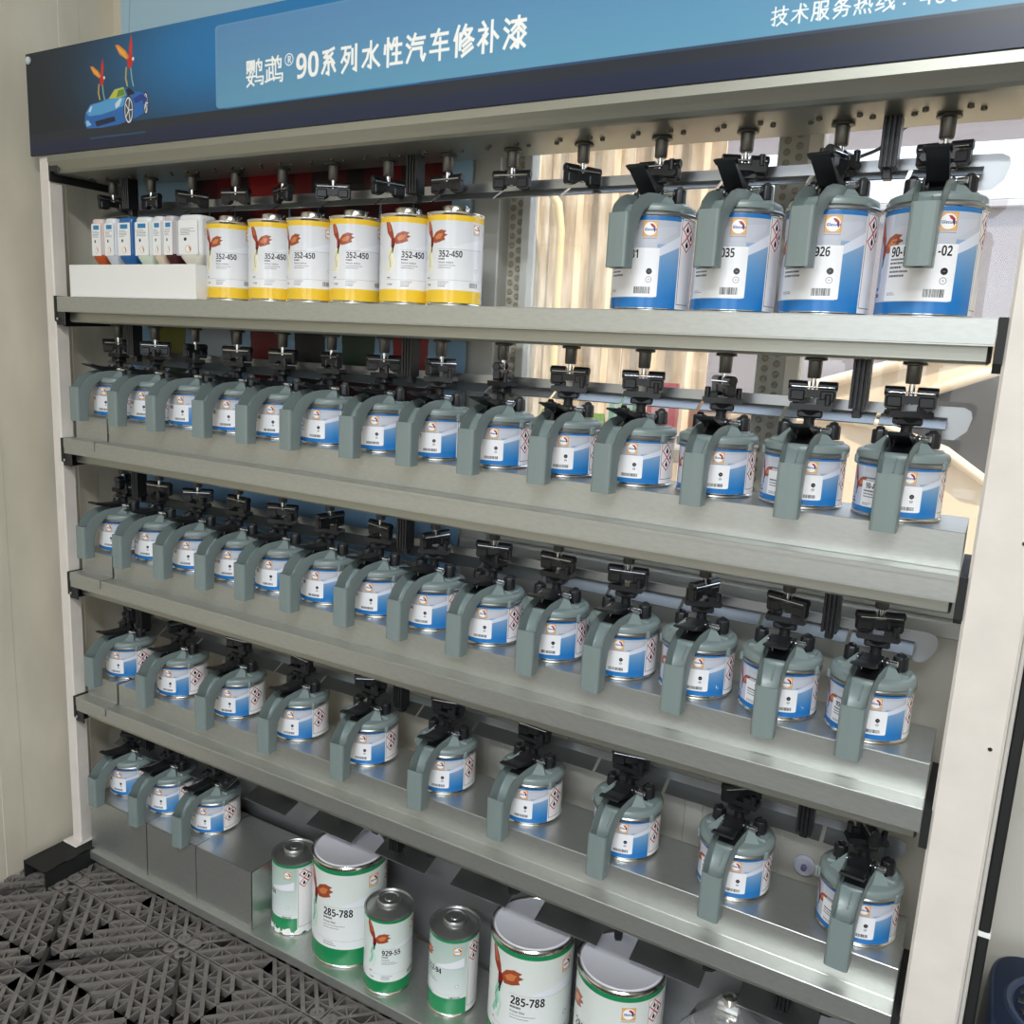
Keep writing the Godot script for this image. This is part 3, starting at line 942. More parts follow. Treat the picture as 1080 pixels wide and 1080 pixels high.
func build_rack() -> void:
	rack = thing("mixing_rack", Vector3(0, 0, 0))
	tag(rack, "cream and steel paint mixing rack with five shelves and rows of stirrer couplings", "rack")
	# posts
	var pl = MB.new()
	pl.span(Vector3(-0.829, 0.04, -0.030), Vector3(-0.801, 1.63, -0.002), 0.002)
	var p0 = put("post", pl.mesh(), M.post, rack)
	put("foot_plate", bx(Vector3(-0.842, 0.036, -0.036), Vector3(-0.796, 0.041, 0.014), 0.002), mat(rgb(214, 208, 200), 0.4), p0)
	var pr = MB.new()
	pr.span(Vector3(0.800, 0.04, -0.05), Vector3(0.859, 1.63, -0.001), 0.003)
	var p1 = put("post", pr.mesh(), M.post, rack)
	put("edge_strip", bx(Vector3(0.8595, 0.04, -0.05), Vector3(0.864, 1.63, -0.006), 0.001), mat(rgb(190, 186, 180), 0.4), p1)
	put("black_gasket", bx(Vector3(0.864, 0.04, -0.05), Vector3(0.876, 0.515, -0.010), 0.002), M.black_matt, p1)
	put("black_gasket", bx(Vector3(0.864, 0.519, -0.05), Vector3(0.876, 1.63, -0.010), 0.002), M.black_matt, p1)
	put("joint_clip", bx(Vector3(0.864, 0.514, -0.05), Vector3(0.877, 0.520, -0.009), 0.0005), M.white, p1)
	for y in [0.97, 0.74, 0.36]:
		var sg = MB.new()
		sg.lathe([Vector2(0, 0.001), Vector2(0.002, 0.001), Vector2(0.0025, 0)], 8, Transform3D(Basis(Vector3.RIGHT, Vector3.BACK, Vector3.DOWN) , Vector3(0.846, y, -0.001)))
		put("screw", sg.mesh(), M.bolt, p1)
	# base feet: black channels running front to back
	for x in [-0.805, 0.83]:
		var ch = MB.new()
		ch.span(Vector3(x - 0.038, 0.033, -0.19), Vector3(x + 0.038, 0.037, 0.10))
		ch.span(Vector3(x - 0.038, 0.0, -0.19), Vector3(x - 0.034, 0.037, 0.10))
		ch.span(Vector3(x + 0.034, 0.0, -0.19), Vector3(x + 0.038, 0.037, 0.10))
		put("base_channel", ch.mesh(), M.black_matt, rack)
	# short black slotted hangers that carry the stop bars
	for r in 5:
		var yt: float = [1.4215, 1.151, 0.877, 0.603, 0.333][r]
		var yb: float = [1.366, 1.092, 0.812, 0.534, 0.266][r]
		for x in [-0.682, -0.013, 0.656]:
			var up = MB.new()
			for k in 4:
				up.span(Vector3(x - 0.0095 + k * 0.0052, yb, -0.098), Vector3(x - 0.0060 + k * 0.0052, yt + 0.003, -0.075), 0.0005)
			up.span(Vector3(x - 0.0088, yb + 0.001, -0.094), Vector3(x + 0.0088, yt + 0.003, -0.079))
			up.span(Vector3(x - 0.006, yb - 0.011, -0.100), Vector3(x + 0.004, yb + 0.002, -0.086), 0.001)
			put("slotted_hanger", up.mesh(), M.black, rack)
	# shelves
	for i in 5:
		var y: float = LIP[i]
		var s = MB.new()
		# tray: top sheet, rear upstand and folded front lip
		s.span(Vector3(-0.7912, y - 0.0015, -0.145 if i < 4 else -0.165), Vector3(0.7912, y, -0.001))
		s.span(Vector3(-0.7912, y - (0.027 if i < 4 else 0.019), -0.0015), Vector3(0.7912, y - 0.0006, 0.0), 0.0004)
		s.span(Vector3(-0.7912, y - 0.0285 if i < 4 else y - 0.019, -0.008), Vector3(0.7912, y - 0.027 if i < 4 else y - 0.0175, 0.0))
		var sh = put("shelf", s.mesh(), M.steel, rack)
		if i < 4:
			var r = MB.new()
			r.span(Vector3(-0.780, y - 0.047, -0.135), Vector3(0.788, y - 0.0016, -0.016), 0.003)
			put("drive_housing", r.mesh(), M.rail, sh)
		# black end brackets
		for e in [-1.0, 1.0]:
			var b = MB.new()
			var xx: float = -0.801 if e < 0 else 0.7915
			b.prism(PackedVector2Array([Vector2(0.0, y + 0.001), Vector2(0.0, y - 0.046), Vector2(-0.02, y - 0.056), Vector2(-0.14, y - 0.050), Vector2(-0.14, y + 0.001)]) if i < 4 else PackedVector2Array([Vector2(0.0, y), Vector2(0.0, y - 0.02), Vector2(-0.14, y - 0.02), Vector2(-0.14, y)]), xx, xx + 0.009, Transform3D(Basis(Vector3.BACK, Vector3.UP, Vector3.RIGHT), Vector3.ZERO))
			var bk = put("end_bracket", b.mesh(), M.black_matt, sh)
			if i < 4 and e < 0:
				var sc = MB.new()
				sc.span(Vector3(-0.797, y - 0.054, -0.004), Vector3(-0.770, y - 0.028, -0.001), 0.001)
				sc.lathe([Vector2(0, 0.003), Vector2(0.003, 0.003), Vector2(0.0045, 0.0)], 12, Transform3D(Basis(Vector3.RIGHT, Vector3.BACK, Vector3.DOWN), Vector3(-0.789, y - 0.042, -0.001)))
				put("bracket_tab", sc.mesh(), M.black, sh)
				var sw = MB.new()
				sw.lathe([Vector2(0, 0.0022), Vector2(0.0028, 0.0022), Vector2(0.004, 0.0)], 12, Transform3D(Basis(Vector3.RIGHT, Vector3.BACK, Vector3.DOWN), Vector3(-0.789, y - 0.042, 0.0)))
				put("screw", sw.mesh(), M.chrome, sh)
	put("back_panel", bx(Vector3(-0.79, 0.036, -0.176), Vector3(0.79, 0.325, -0.173)), mat(rgb(150, 150, 152), 0.45, 0.6), rack)
	# top rail below the sign
	var tr = MB.new()
	var rp = PackedVector2Array([Vector2(0.0, 1.462), Vector2(0.003, 1.452), Vector2(0.003, 1.441), Vector2(-0.002, 1.433), Vector2(-0.006, 1.426), Vector2(-0.011, 1.4225), Vector2(-0.018, 1.4215), Vector2(-0.135, 1.4215), Vector2(-0.135, 1.462)])
	tr.prism(rp, -0.795, 0.80, Transform3D(Basis(Vector3.BACK, Vector3.UP, Vector3.RIGHT), Vector3.ZERO))
	var top = put("top_rail", tr.mesh(), M.rail, rack)
	put("end_bracket", bx(Vector3(-0.80, 1.408, -0.14), Vector3(-0.796, 1.452, -0.001), 0.001), M.black_matt, top)
	put("bracket_tab", bx(Vector3(-0.80, 1.424, -0.004), Vector3(-0.770, 1.450, -0.001), 0.001), M.black, top)
	var bm = MB.new()
	bm.lathe([Vector2(0.0034, 0.0), Vector2(0.0034, -0.0022), Vector2(0.0028, -0.003), Vector2(0.0014, -0.003), Vector2(0.001, -0.0018), Vector2(0, -0.0018)], 8)
	var bolt = bm.mesh()
	for k in 14:
		var x = X_CAN - PITCH * k
		for d in [Vector2(-0.034, -0.075), Vector2(-0.022, -0.062), Vector2(0.022, -0.062), Vector2(0.034, -0.075)]:
			put("bolt", bolt, M.bolt, top, Vector3(x + d.x, 1.4215, d.y))
	# stop bars with a slot beside every coupling, held by the uprights
	for i in 4:
		var y: float = [1.372, 1.088, 0.808, 0.528][i]
		stop_bar(y)
	keyhole_bar(0.262)
	# couplings
	coupling_meshes()
	var rng = RandomNumberGenerator.new()
	rng.seed = 7
	var rows = [[1.4215, 14, PITCH, X_CAN], [1.151, 14, PITCH, X_CAN], [0.877, 14, PITCH, X_CAN], [0.603, 10, 0.1625, 0.731], [0.333, 10, 0.1625, 0.731]]
	var turns = [[10, 75, 30, 5, 60, 8, 5, 70, 25, 20, 10, 60, 8, 80], [5, 12, 50, 20, 5, 80, 75, 40, 20, 5, 15, 80, 30, 60], [25, 20, 70, 10, 5, 12, 75, 15, 80, 20, 5, 30, 10, 60], [65, 40, 10, 5, 12, 30, 10, 5, 70, 20], [5, 20, 65, 40, 10, 5, 30, 15, 70, 20]]
	for r in 5:
		for k in rows[r][1]:
			coupling(Vector3(rows[r][3] - rows[r][2] * k, rows[r][0], Z_CAN), deg_to_rad(turns[r][k] * (1 if (k + r) % 3 else -1)))

func stop_bar(y: float) -> void:
	var g = MB.new()
	# folded strip: short upright flange, then a flap that leans forward and down
	var x0 = -0.795
	var x1 = 0.752
	g.span(Vector3(x0, y - 0.0005, -0.1275), Vector3(x1, y + 0.013, -0.1260))
	var at = x1
	var cuts = []
	for k in 14:
		cuts.append(X_CAN - PITCH * k - 0.036)
	cuts.append(x0)
	for c in cuts:
		var e: float = c + 0.0025 if c > x0 else x0
		var poly = PackedVector2Array([Vector2(-0.1272, y + 0.0005), Vector2(-0.1272, y - 0.0010), Vector2(-0.1050, y - 0.0140), Vector2(-0.1042, y - 0.0127)])
		g.prism(poly, e, at, Transform3D(Basis(Vector3.BACK, Vector3.UP, Vector3.RIGHT), Vector3.ZERO))
		at = c - 0.0025
		if at < x0:
			break
	# rounded tongue at the right end
	var tp = PackedVector2Array()
	for q in [[0.0, 0.013], [0.020, 0.013], [0.028, 0.009], [0.030, 0.001], [0.026, -0.015], [0.014, -0.026], [0.0, -0.026]]:
		tp.append(Vector2(x1 - 0.004 + q[0], y + q[1]))
	g.prism(tp, -0.1285, -0.1272)
	put("stop_bar", g.mesh(), M.bar, rack)

func keyhole_bar(y: float) -> void:
	var g = MB.new()
	var n = 10
	g.span(Vector3(-0.80, y + 0.005, -0.1440), Vector3(0.775, y + 0.02, -0.1425))
	for k in n + 1:
		var xa = 0.731 - 0.1625 * (k - 1) - 0.011
		var xb = 0.731 - 0.1625 * k + 0.011
		xa = minf(xa, 0.775)
		xb = maxf(xb, -0.80)
		if xa - xb < 0.02:
			continue
		g.prism(PackedVector2Array([Vector2(xb, 0.0), Vector2(xa, 0.0), Vector2(xa, 0.014), Vector2(xa - 0.006, 0.026), Vector2(xa - 0.016, 0.030), Vector2(xa - 0.016, 0.070), Vector2(xb + 0.016, 0.070), Vector2(xb + 0.016, 0.030), Vector2(xb + 0.006, 0.026), Vector2(xb, 0.014)]), 0.0, 0.0015, Transform3D(Basis(Vector3.RIGHT, Vector3(0, -0.30, 0.954), Vector3(0, 0.954, 0.30)), Vector3(0, y + 0.006, -0.143)))
	put("keyhole_bar", g.mesh(), M.bar, rack)
	for k in 9:
		var cl = MB.new()
		cl.box(Vector3(0.731 - 0.1625 * k - 0.082, y + 0.026, -0.120), Vector3(0.034, 0.012, 0.02), 0.002, Basis(Vector3.UP, 0.3))
		cl.box(Vector3(0.731 - 0.1625 * k - 0.082, y + 0.016, -0.112), Vector3(0.022, 0.014, 0.008), 0.002)
		put("clip", cl.mesh(), M.black, rack)

var CM := {}
func coupling_meshes() -> void:
	var f = MB.new()
	f.lathe([Vector2(0.0, 0.0), Vector2(0.0125, 0.0), Vector2(0.0135, -0.0015), Vector2(0.0135, -0.0035), Vector2(0.009, -0.0045)], 24)
	f.lathe([Vector2(0.0085, -0.0045), Vector2(0.0082, -0.024), Vector2(0.0072, -0.0255), Vector2(0, -0.0255)], 24)
	CM.hub = f.mesh()
	var s = MB.new()
	s.rod(Vector3(0, -0.024, 0), Vector3(0, -0.050, 0), 0.0034, 12)
	s.rod(Vector3(-0.0255, -0.036, 0.0058), Vector3(0.0255, -0.036, 0.0058), 0.0014, 8)
	CM.pin = s.mesh()
	var k = MB.new()
	k.prism(PackedVector2Array([Vector2(-0.028, -0.0335), Vector2(-0.026, -0.0315), Vector2(-0.006, -0.0315), Vector2(-0.006, -0.039), Vector2(0.006, -0.039), Vector2(0.006, -0.0315), Vector2(0.026, -0.0315), Vector2(0.028, -0.0335), Vector2(0.028, -0.052), Vector2(0.026, -0.055), Vector2(0.014, -0.055), Vector2(0.009, -0.049), Vector2(-0.009, -0.049), Vector2(-0.014, -0.055), Vector2(-0.026, -0.055), Vector2(-0.028, -0.052)]), -0.0045, 0.0045)
	for e in [-1.0, 1.0]:
		k.rod(Vector3(0.0065 * e, -0.0345, 0), Vector3(0.0292 * e, -0.0345, 0), 0.0060, 12)
		k.box(Vector3(0.0175 * e, -0.0465, 0), Vector3(0.017, 0.013, 0.0120), 0.0015)
	CM.fork = k.mesh()

func coupling(at: Vector3, turn: float) -> void:
	var o = put("drive_coupling", CM.hub, M.hub, rack, at, turn)
	put("pin", CM.pin, M.chrome, o)
	put("fork", CM.fork, M.black, o)

# ------------------------------------------------------------------ risers
func riser(x0: float, x1: float, y: float, h: float, wrap: float, called: String, label: String, group := "") -> void:
	# folded sheet: top, upright face, ledge and a lip that hangs over the shelf front
	var g = MB.new()
	var zf = -0.027
	g.prism(PackedVector2Array([Vector2(-0.143, y + h), Vector2(zf - 0.0008, y + h), Vector2(zf, y + h - 0.0008), Vector2(zf, y + 0.0017 + 0.001), Vector2(zf + 0.001, y + 0.0017), Vector2(0.0012, y + 0.0017), Vector2(0.002, y + 0.0009), Vector2(0.002, y - wrap), Vector2(0.0006, y - wrap), Vector2(0.0006, y + 0.0003), Vector2(zf - 0.0015, y + 0.0003), Vector2(zf - 0.0015, y + h - 0.0015), Vector2(-0.143, y + h - 0.0015)]), x0, x1, Transform3D(Basis(Vector3.BACK, Vector3.UP, Vector3.RIGHT), Vector3.ZERO))
	# folded foot at the back
	g.span(Vector3(x0, y + 0.0003, -0.143), Vector3(x1, y + h, -0.1415))
	var o = put(called, g.mesh(), M.steel)
	tag(o, label, "shelf insert", group)

func risers() -> void:
	var names = ["", "second", "third", "fourth"]
	for i in [1, 2, 3]:
		var y: float = LIP[i]
		riser(-0.789, -0.693, y, 0.0455, 0.016, "shelf_riser", "short folded steel riser at the narrow post end of the %s shelf" % names[i])
		riser(-0.687, 0.7905, y, 0.045, 0.004, "shelf_riser", "long folded steel riser under the small cans on the %s shelf" % names[i])
	var xs = [-0.775, -0.590, -0.443, -0.290]
	for k in 3:
		var g = MB.new()
		var y: float = LIP[4]
		g.span(Vector3(xs[k] + 0.0006, y + 0.1195, -0.15), Vector3(xs[k + 1] - 0.0006, y + 0.121, -0.010))
		g.span(Vector3(xs[k] + 0.0006, y + 0.0004, -0.0115), Vector3(xs[k + 1] - 0.0006, y + 0.121, -0.010))
		g.span(Vector3(xs[k] + 0.0006, y + 0.0004, -0.15), Vector3(xs[k + 1] - 0.0006, y + 0.121, -0.1485))
		g.span(Vector3(xs[k + 1] - 0.002, y + 0.0004, -0.15), Vector3(xs[k + 1] - 0.0006, y + 0.121, -0.010))
		var o = put("steel_box_riser", g.mesh(), M.steel)
		tag(o, "tall steel box riser, %s from the narrow post, on the bottom shelf" % ORD[k], "shelf insert", "tall box risers on the bottom shelf")

# ------------------------------------------------------------------ cans with pouring lids
var L := {}
const CABLE := [Vector3(0.577, 1.379, -0.165), Vector3(0.605, 1.396, -0.165), Vector3(0.635, 1.408, -0.165), Vector3(0.66, 1.43, -0.165), Vector3(0.685, 1.437, -0.165), Vector3(0.74, 1.45, -0.165)]
func lid_meshes() -> void:
	# everything is measured from the can rim (y = 0); the spout points to +z
	var d = MB.new()
	d.lathe([Vector2(0, 0.013), Vector2(0.030, 0.013), Vector2(0.034, 0.0105), Vector2(0.0465, 0.0105), Vector2(0.050, 0.009), Vector2(0.0515, 0.006), Vector2(0.0515, 0.001), Vector2(0.0495, -0.0005), Vector2(0.0, -0.0005)], 40)
	# clamp ears left and right
	for e in [-1.0, 1.0]:
		d.box(Vector3(0.044 * e, -0.002, 0.016), Vector3(0.012, 0.012, 0.014), 0.002)
		d.box(Vector3(0.030 * e, 0.0105, -0.002), Vector3(0.026, 0.006, 0.026), 0.002)
	L.disc = d.mesh()
	# spout: an open channel that leaves the lid, bends and falls as a box
	var s = MB.new()
	var path = [[0.000, 0.0080, 90.0, 0.0185, 0.014], [0.020, 0.0085, 88.0, 0.0185, 0.0150], [0.036, 0.0075, 83.0, 0.0175, 0.0155], [0.048, 0.0040, 70.0, 0.0165, 0.0180], [0.058, -0.0030, 56.0, 0.0155, 0.0220], [0.0660, -0.0120, 38.0, 0.0148, 0.0250], [0.0715, -0.0220, 18.0, 0.0145, 0.0240], [0.0745, -0.0350, 5.0, 0.0142, 0.0215], [0.0760, -0.0735, 0.0, 0.0140, 0.021]]
	var secs = []
	for q in path:
		var a = deg_to_rad(q[2])
		var up = Vector3(0, sin(a), cos(a))
		var c = Vector3(0, q[1], q[0])
		var w: float = q[3]
		var h: float = q[4]
		var row = PackedVector3Array()
		var r = 0.004
		var th = 0.0018
		for p in [[w, h], [w, r], [w - r * 0.3, r * 0.3], [w - r, 0.0], [-w + r, 0.0], [-w + r * 0.3, r * 0.3], [-w, r], [-w, h], [-w + th, h], [-w + th, r + 0.001], [-w + r, th], [w - r, th], [w - th, r + 0.001], [w - th, h]]:
			row.append(c + Vector3.RIGHT * p[0] + up * p[1])
		secs.append(row)
	s.loft(secs)
	# front wall of the falling box, with rounded upright edges
	var fw = PackedVector2Array()
	for p in [[-0.0142, 0.0], [-0.0142, 0.003], [-0.0130, 0.0055], [-0.0105, 0.0068], [0.0, 0.0072], [0.0105, 0.0068], [0.0130, 0.0055], [0.0142, 0.003], [0.0142, 0.0], [0.0122, 0.0], [0.0122, 0.003], [0.0100, 0.0048], [-0.0100, 0.0048], [-0.0122, 0.003], [-0.0122, 0.0]]:
		fw.append(Vector2(p[0], p[1]))
	s.prism(fw, -0.0735, -0.0085, Transform3D(Basis(Vector3.RIGHT, Vector3.BACK, Vector3.UP), Vector3(0, 0, 0.0930)))
	# thin guide rib inside the channel
	s.tube([Vector3(0, 0.0105, 0.028), Vector3(0, 0.0095, 0.037), Vector3(0, 0.0060, 0.049), Vector3(0, -0.001, 0.0595), Vector3(0, -0.010, 0.068)], 0.0009, 6)
	L.spout = s.mesh()
	# pyramid gussets
	for e in [-1.0, 1.0]:
		var gs = MB.new()
		var a = Vector3(0.0185 * e, 0.010, -0.010)
		var b = Vector3(0.0185 * e, 0.010, 0.030)
		var c = Vector3(0.037 * e, 0.010, 0.020)
		var t = Vector3(0.0190 * e, 0.029, 0.006)
		for f in [[a, b, t], [b, c, t], [c, a, t]]:
			var nn: Vector3 = (f[1] - f[0]).cross(f[2] - f[0]).normalized()
			var mid: Vector3 = (f[0] + f[1] + f[2]) / 3.0 - (a + b + c + t) / 4.0
			if nn.dot(mid) < 0.0:
				nn = -nn
			gs.tri(f[0], f[1], f[2], nn, nn, nn)
		L["gusset%d" % int(e)] = gs.mesh()
	# thumb lever, closed (flat) and raised
	for k in 2:
		var lv = MB.new()
		var tilt = -0.06 if k == 0 else -0.40
		var xf = Transform3D(Basis(Vector3.RIGHT, tilt), Vector3(0, 0.025, 0.012))
		# side outline: x = forward, y = up
		var side = PackedVector2Array([Vector2(-0.006, -0.004), Vector2(0.012, -0.006), Vector2(0.034, -0.001), Vector2(0.056, 0.0035), Vector2(0.060, 0.0065), Vector2(0.054, 0.0070), Vector2(0.030, 0.0045), Vector2(0.012, 0.0050), Vector2(-0.006, 0.0060)])
		lv.prism(side, -0.0115, 0.0115, xf * Transform3D(Basis(Vector3.BACK, Vector3.UP, Vector3.RIGHT), Vector3.ZERO))
		lv.box(xf * Vector3(0, 0.0060, 0.054), Vector3(0.030, 0.0030, 0.010), 0.001, xf.basis)
		# closing slide that reaches down into the channel
		var slide = PackedVector2Array([Vector2(0.006, -0.004), Vector2(0.024, -0.010), Vector2(0.034, -0.014), Vector2(0.034, -0.016), Vector2(0.020, -0.0155), Vector2(0.0, -0.012)])
		lv.prism(slide, -0.0130, 0.0130, Transform3D(Basis(Vector3.BACK, Vector3.UP, Vector3.RIGHT), Vector3(0, 0.024, 0.012)))
		for e in [-1.0, 1.0]:
			lv.box(Vector3(0.0145 * e, 0.020, 0.010), Vector3(0.004, 0.020, 0.014), 0.001)
		L["lever%d" % k] = lv.mesh()
	var hp = MB.new()
	hp.rod(Vector3(-0.0185, 0.026, 0.013), Vector3(0.0185, 0.026, 0.013), 0.0028, 10)
	hp.rod(Vector3(-0.0085, 0.012, 0.032), Vector3(-0.0085, 0.022, 0.026), 0.0012, 8)
	for j in 7:
		hp.lathe([Vector2(0.0036, -0.0006), Vector2(0.0044, 0.0), Vector2(0.0036, 0.0006)], 10, Transform3D(Basis(Vector3.FORWARD, PI / 2), Vector3(0.019 + j * 0.0016, 0.026, 0.013)))
	L.pin = hp.mesh()
	# clamp knobs: fluted barrel with a wing on top, on a bright stud
	var kn = MB.new()
	var sec = []
	for yy in [[0.0, 0.92], [0.002, 1.0], [0.0155, 0.97], [0.0175, 0.85]]:
		var row = PackedVector3Array()
		for j in 24:
			var a = TAU * j / 24
			var rr: float = 0.0092 * yy[1] * (1.0 if j % 3 else 0.90)
			row.append(Vector3(cos(a) * rr, yy[0], sin(a) * rr))
		sec.append(row)
	kn.loft(sec)
	kn.prism(PackedVector2Array([Vector2(-0.006, 0.0165), Vector2(0.006, 0.0165), Vector2(0.0045, 0.0205), Vector2(0.001, 0.022), Vector2(-0.003, 0.021)]), -0.0022, 0.0022)
	L.knob = kn.mesh()
	var sd = MB.new()
	sd.rod(Vector3(0, -0.007, 0), Vector3(0, 0.001, 0), 0.0038, 12)
	L.stud = sd.mesh()
	# stirrer head: shaft, carrier plate and the two driving pins
	var st = MB.new()
	st.lathe([Vector2(0.014, 0.012), Vector2(0.012, 0.022), Vector2(0.0075, 0.026), Vector2(0.0065, 0.036), Vector2(0.0085, 0.042), Vector2(0.0150, 0.050), Vector2(0.0, 0.050)], 18)
	st.prism(PackedVector2Array([Vector2(-0.023, 0.049), Vector2(0.023, 0.049), Vector2(0.0255, 0.052), Vector2(0.0245, 0.057), Vector2(-0.0245, 0.057), Vector2(-0.0255, 0.052)]), -0.010, 0.010)
	st.box(Vector3(0, 0.0445, 0), Vector3(0.030, 0.009, 0.018), 0.002)
	for e in [-1.0, 1.0]:
		st.rod(Vector3(0.019 * e, 0.056, 0.0078 * e), Vector3(0.019 * e, 0.070, 0.0078 * e), 0.0040, 10)
		st.box(Vector3(0.012 * e, 0.060, 0.0078 * e), Vector3(0.012, 0.008, 0.004), 0.001)
	L.stir = st.mesh()
	# tins
	for k in 2:
		var r = 0.0490 if k == 0 else 0.0522
		var h = 0.068 if k == 0 else 0.124
		var tb = MB.new()
		tb.lathe([Vector2(0, 0.002), Vector2(r - 0.003, 0.002), Vector2(r - 0.001, 0.0), Vector2(r + 0.0012, 0.0006), Vector2(r + 0.0014, 0.0028), Vector2(r, 0.0042), Vector2(r, h - 0.006), Vector2(r + 0.0010, h - 0.005)], 48)
		L["tin%d" % k] = tb.mesh()
		var ri = MB.new()
		ri.lathe([Vector2(r, h - 0.0055), Vector2(r + 0.0022, h - 0.0045), Vector2(r + 0.0026, h - 0.002), Vector2(r + 0.001, h), Vector2(r - 0.003, h), Vector2(r - 0.005, h - 0.004), Vector2(0, h - 0.004)], 48)
		L["rim%d" % k] = ri.mesh()
		var lb = MB.new()
		lb.lathe([Vector2(r + 0.0004, 0.0050), Vector2(r + 0.0004, h - 0.0062)], 64)
		L["label%d" % k] = lb.mesh()

func paint_can(kind: int, lab: Material, raised: bool, stir_turn: float) -> Node3D:
	var h = 0.068 if kind == 0 else 0.124
	var o = thing("paint_can" if kind == 0 else "large_paint_can")
	put("tin", L["tin%d" % kind], M.tin, o)
	put("rim", L["rim%d" % kind], M.tin_dark, o)
	put("label", L["label%d" % kind], lab, o)
	var lid = put("pouring_lid", L.disc, M.lid, o, Vector3(0, h, 0))
	put("spout", L.spout, M.lid, lid)
	put("gusset", L["gusset-1"], M.lid, lid)
	put("gusset", L["gusset1"], M.lid, lid)
	put("thumb_lever", L.lever1 if raised else L.lever0, M.black, lid)
	put("hinge_pin", L.pin, M.chrome, lid)
	for e in [-1.0, 1.0]:
		put("clamp_knob", L.knob, M.black, lid, Vector3(0.029 * e, 0.0150, -0.004), 0.6 * e)
		put("knob_stud", L.stud, M.chrome, lid, Vector3(0.029 * e, 0.0135, 0.004))
	put("stirrer_head", L.stir, M.black, lid, Vector3.ZERO, stir_turn)
	return o

func cans() -> void:
	lid_meshes()
	var cw = TAU * 49.4
	var small = []
	for q in [["90-A 105", 3], ["90-M 9", 14], ["90-2", 16], ["90-M 01", 14], ["90-A 364", 10], ["90-A 328", 4], ["90-M 148", 4], ["90-M 176", 4]]:
		small.append(print_mat(blue_label(q[0], cw, 56.8, false, small.size() + 3, q[1]), 0.26))
	var bw = TAU * 52.6
	var big = []
	for q in [["90-M4|-02", 0.0], ["90-1926", 22.0], ["90-1035", 20.0], ["90-M31", 11.0]]:
		big.append(print_mat(blue_label(q[0], bw, 112.8, true, big.size() + 31, q[1]), 0.22))
	var rng = RandomNumberGenerator.new()
	rng.seed = 21
	# top shelf: four one-litre cans under the right-hand couplings
	var words = ["90-M4-02 printed on it", "926 printed on it", "035 printed on it", "a lone 1"]
	for k in 4:
		var o = paint_can(1, big[k], true, [0.2, 1.1, 0.5, 0.1][k])
		o.position = Vector3(X_CAN - PITCH * k, LIP[0] + 0.0002, Z_CAN)
		o.rotation.y = [-0.03, -0.16, -0.10, -0.12][k]
		tag(o, "one-litre blue can, %s from wide post on top shelf, %s" % [ORD[k], words[k]], "paint can", "one-litre cans on the top shelf")
	# second and third shelf: fourteen half-litre cans each; fourth: ten; bottom: three
	var rows = [[LIP[1] + 0.045, 14, PITCH, X_CAN, "second shelf"], [LIP[2] + 0.045, 14, PITCH, X_CAN, "third shelf"], [LIP[3] + 0.045, 10, 0.1625, 0.731, "fourth shelf"]]
	var pick = [[0, 1, 2, 3, 4, 5, 3, 7, 2, 6, 5, 4, 7, 0], [0, 3, 1, 2, 6, 5, 4, 7, 6, 0, 3, 5, 1, 2], [1, 0, 3, 4, 7, 5, 2, 6, 4, 0]]
	for r in 3:
		for k in rows[r][1]:
			var o = paint_can(0, small[pick[r][k]], false, rng.randf_range(-0.5, 0.5))
			o.position = Vector3(rows[r][3] - rows[r][2] * k, rows[r][0] + (0.0002 if k < rows[r][1] - 1 else 0.0007), Z_CAN)
			o.rotation.y = rng.randf_range(-0.12, 0.08)
			tag(o, "half-litre blue can with grey pouring lid, %s from the wide post on the %s" % [ORD[k], rows[r][4]], "paint can", "half-litre cans on the %s" % rows[r][4])
	for k in 3:
		var o = paint_can(0, small[[6, 5, 1][k]], false, rng.randf_range(-1.2, 1.2))
		o.position = Vector3([-0.735, -0.612, -0.480][k], LIP[4] + 0.1212, Z_CAN)
		o.rotation.y = rng.randf_range(-0.1, 0.1)
		tag(o, "half-litre blue can, %s from the narrow post on the steel boxes below" % ORD[k], "paint can", "half-litre cans on the steel boxes")

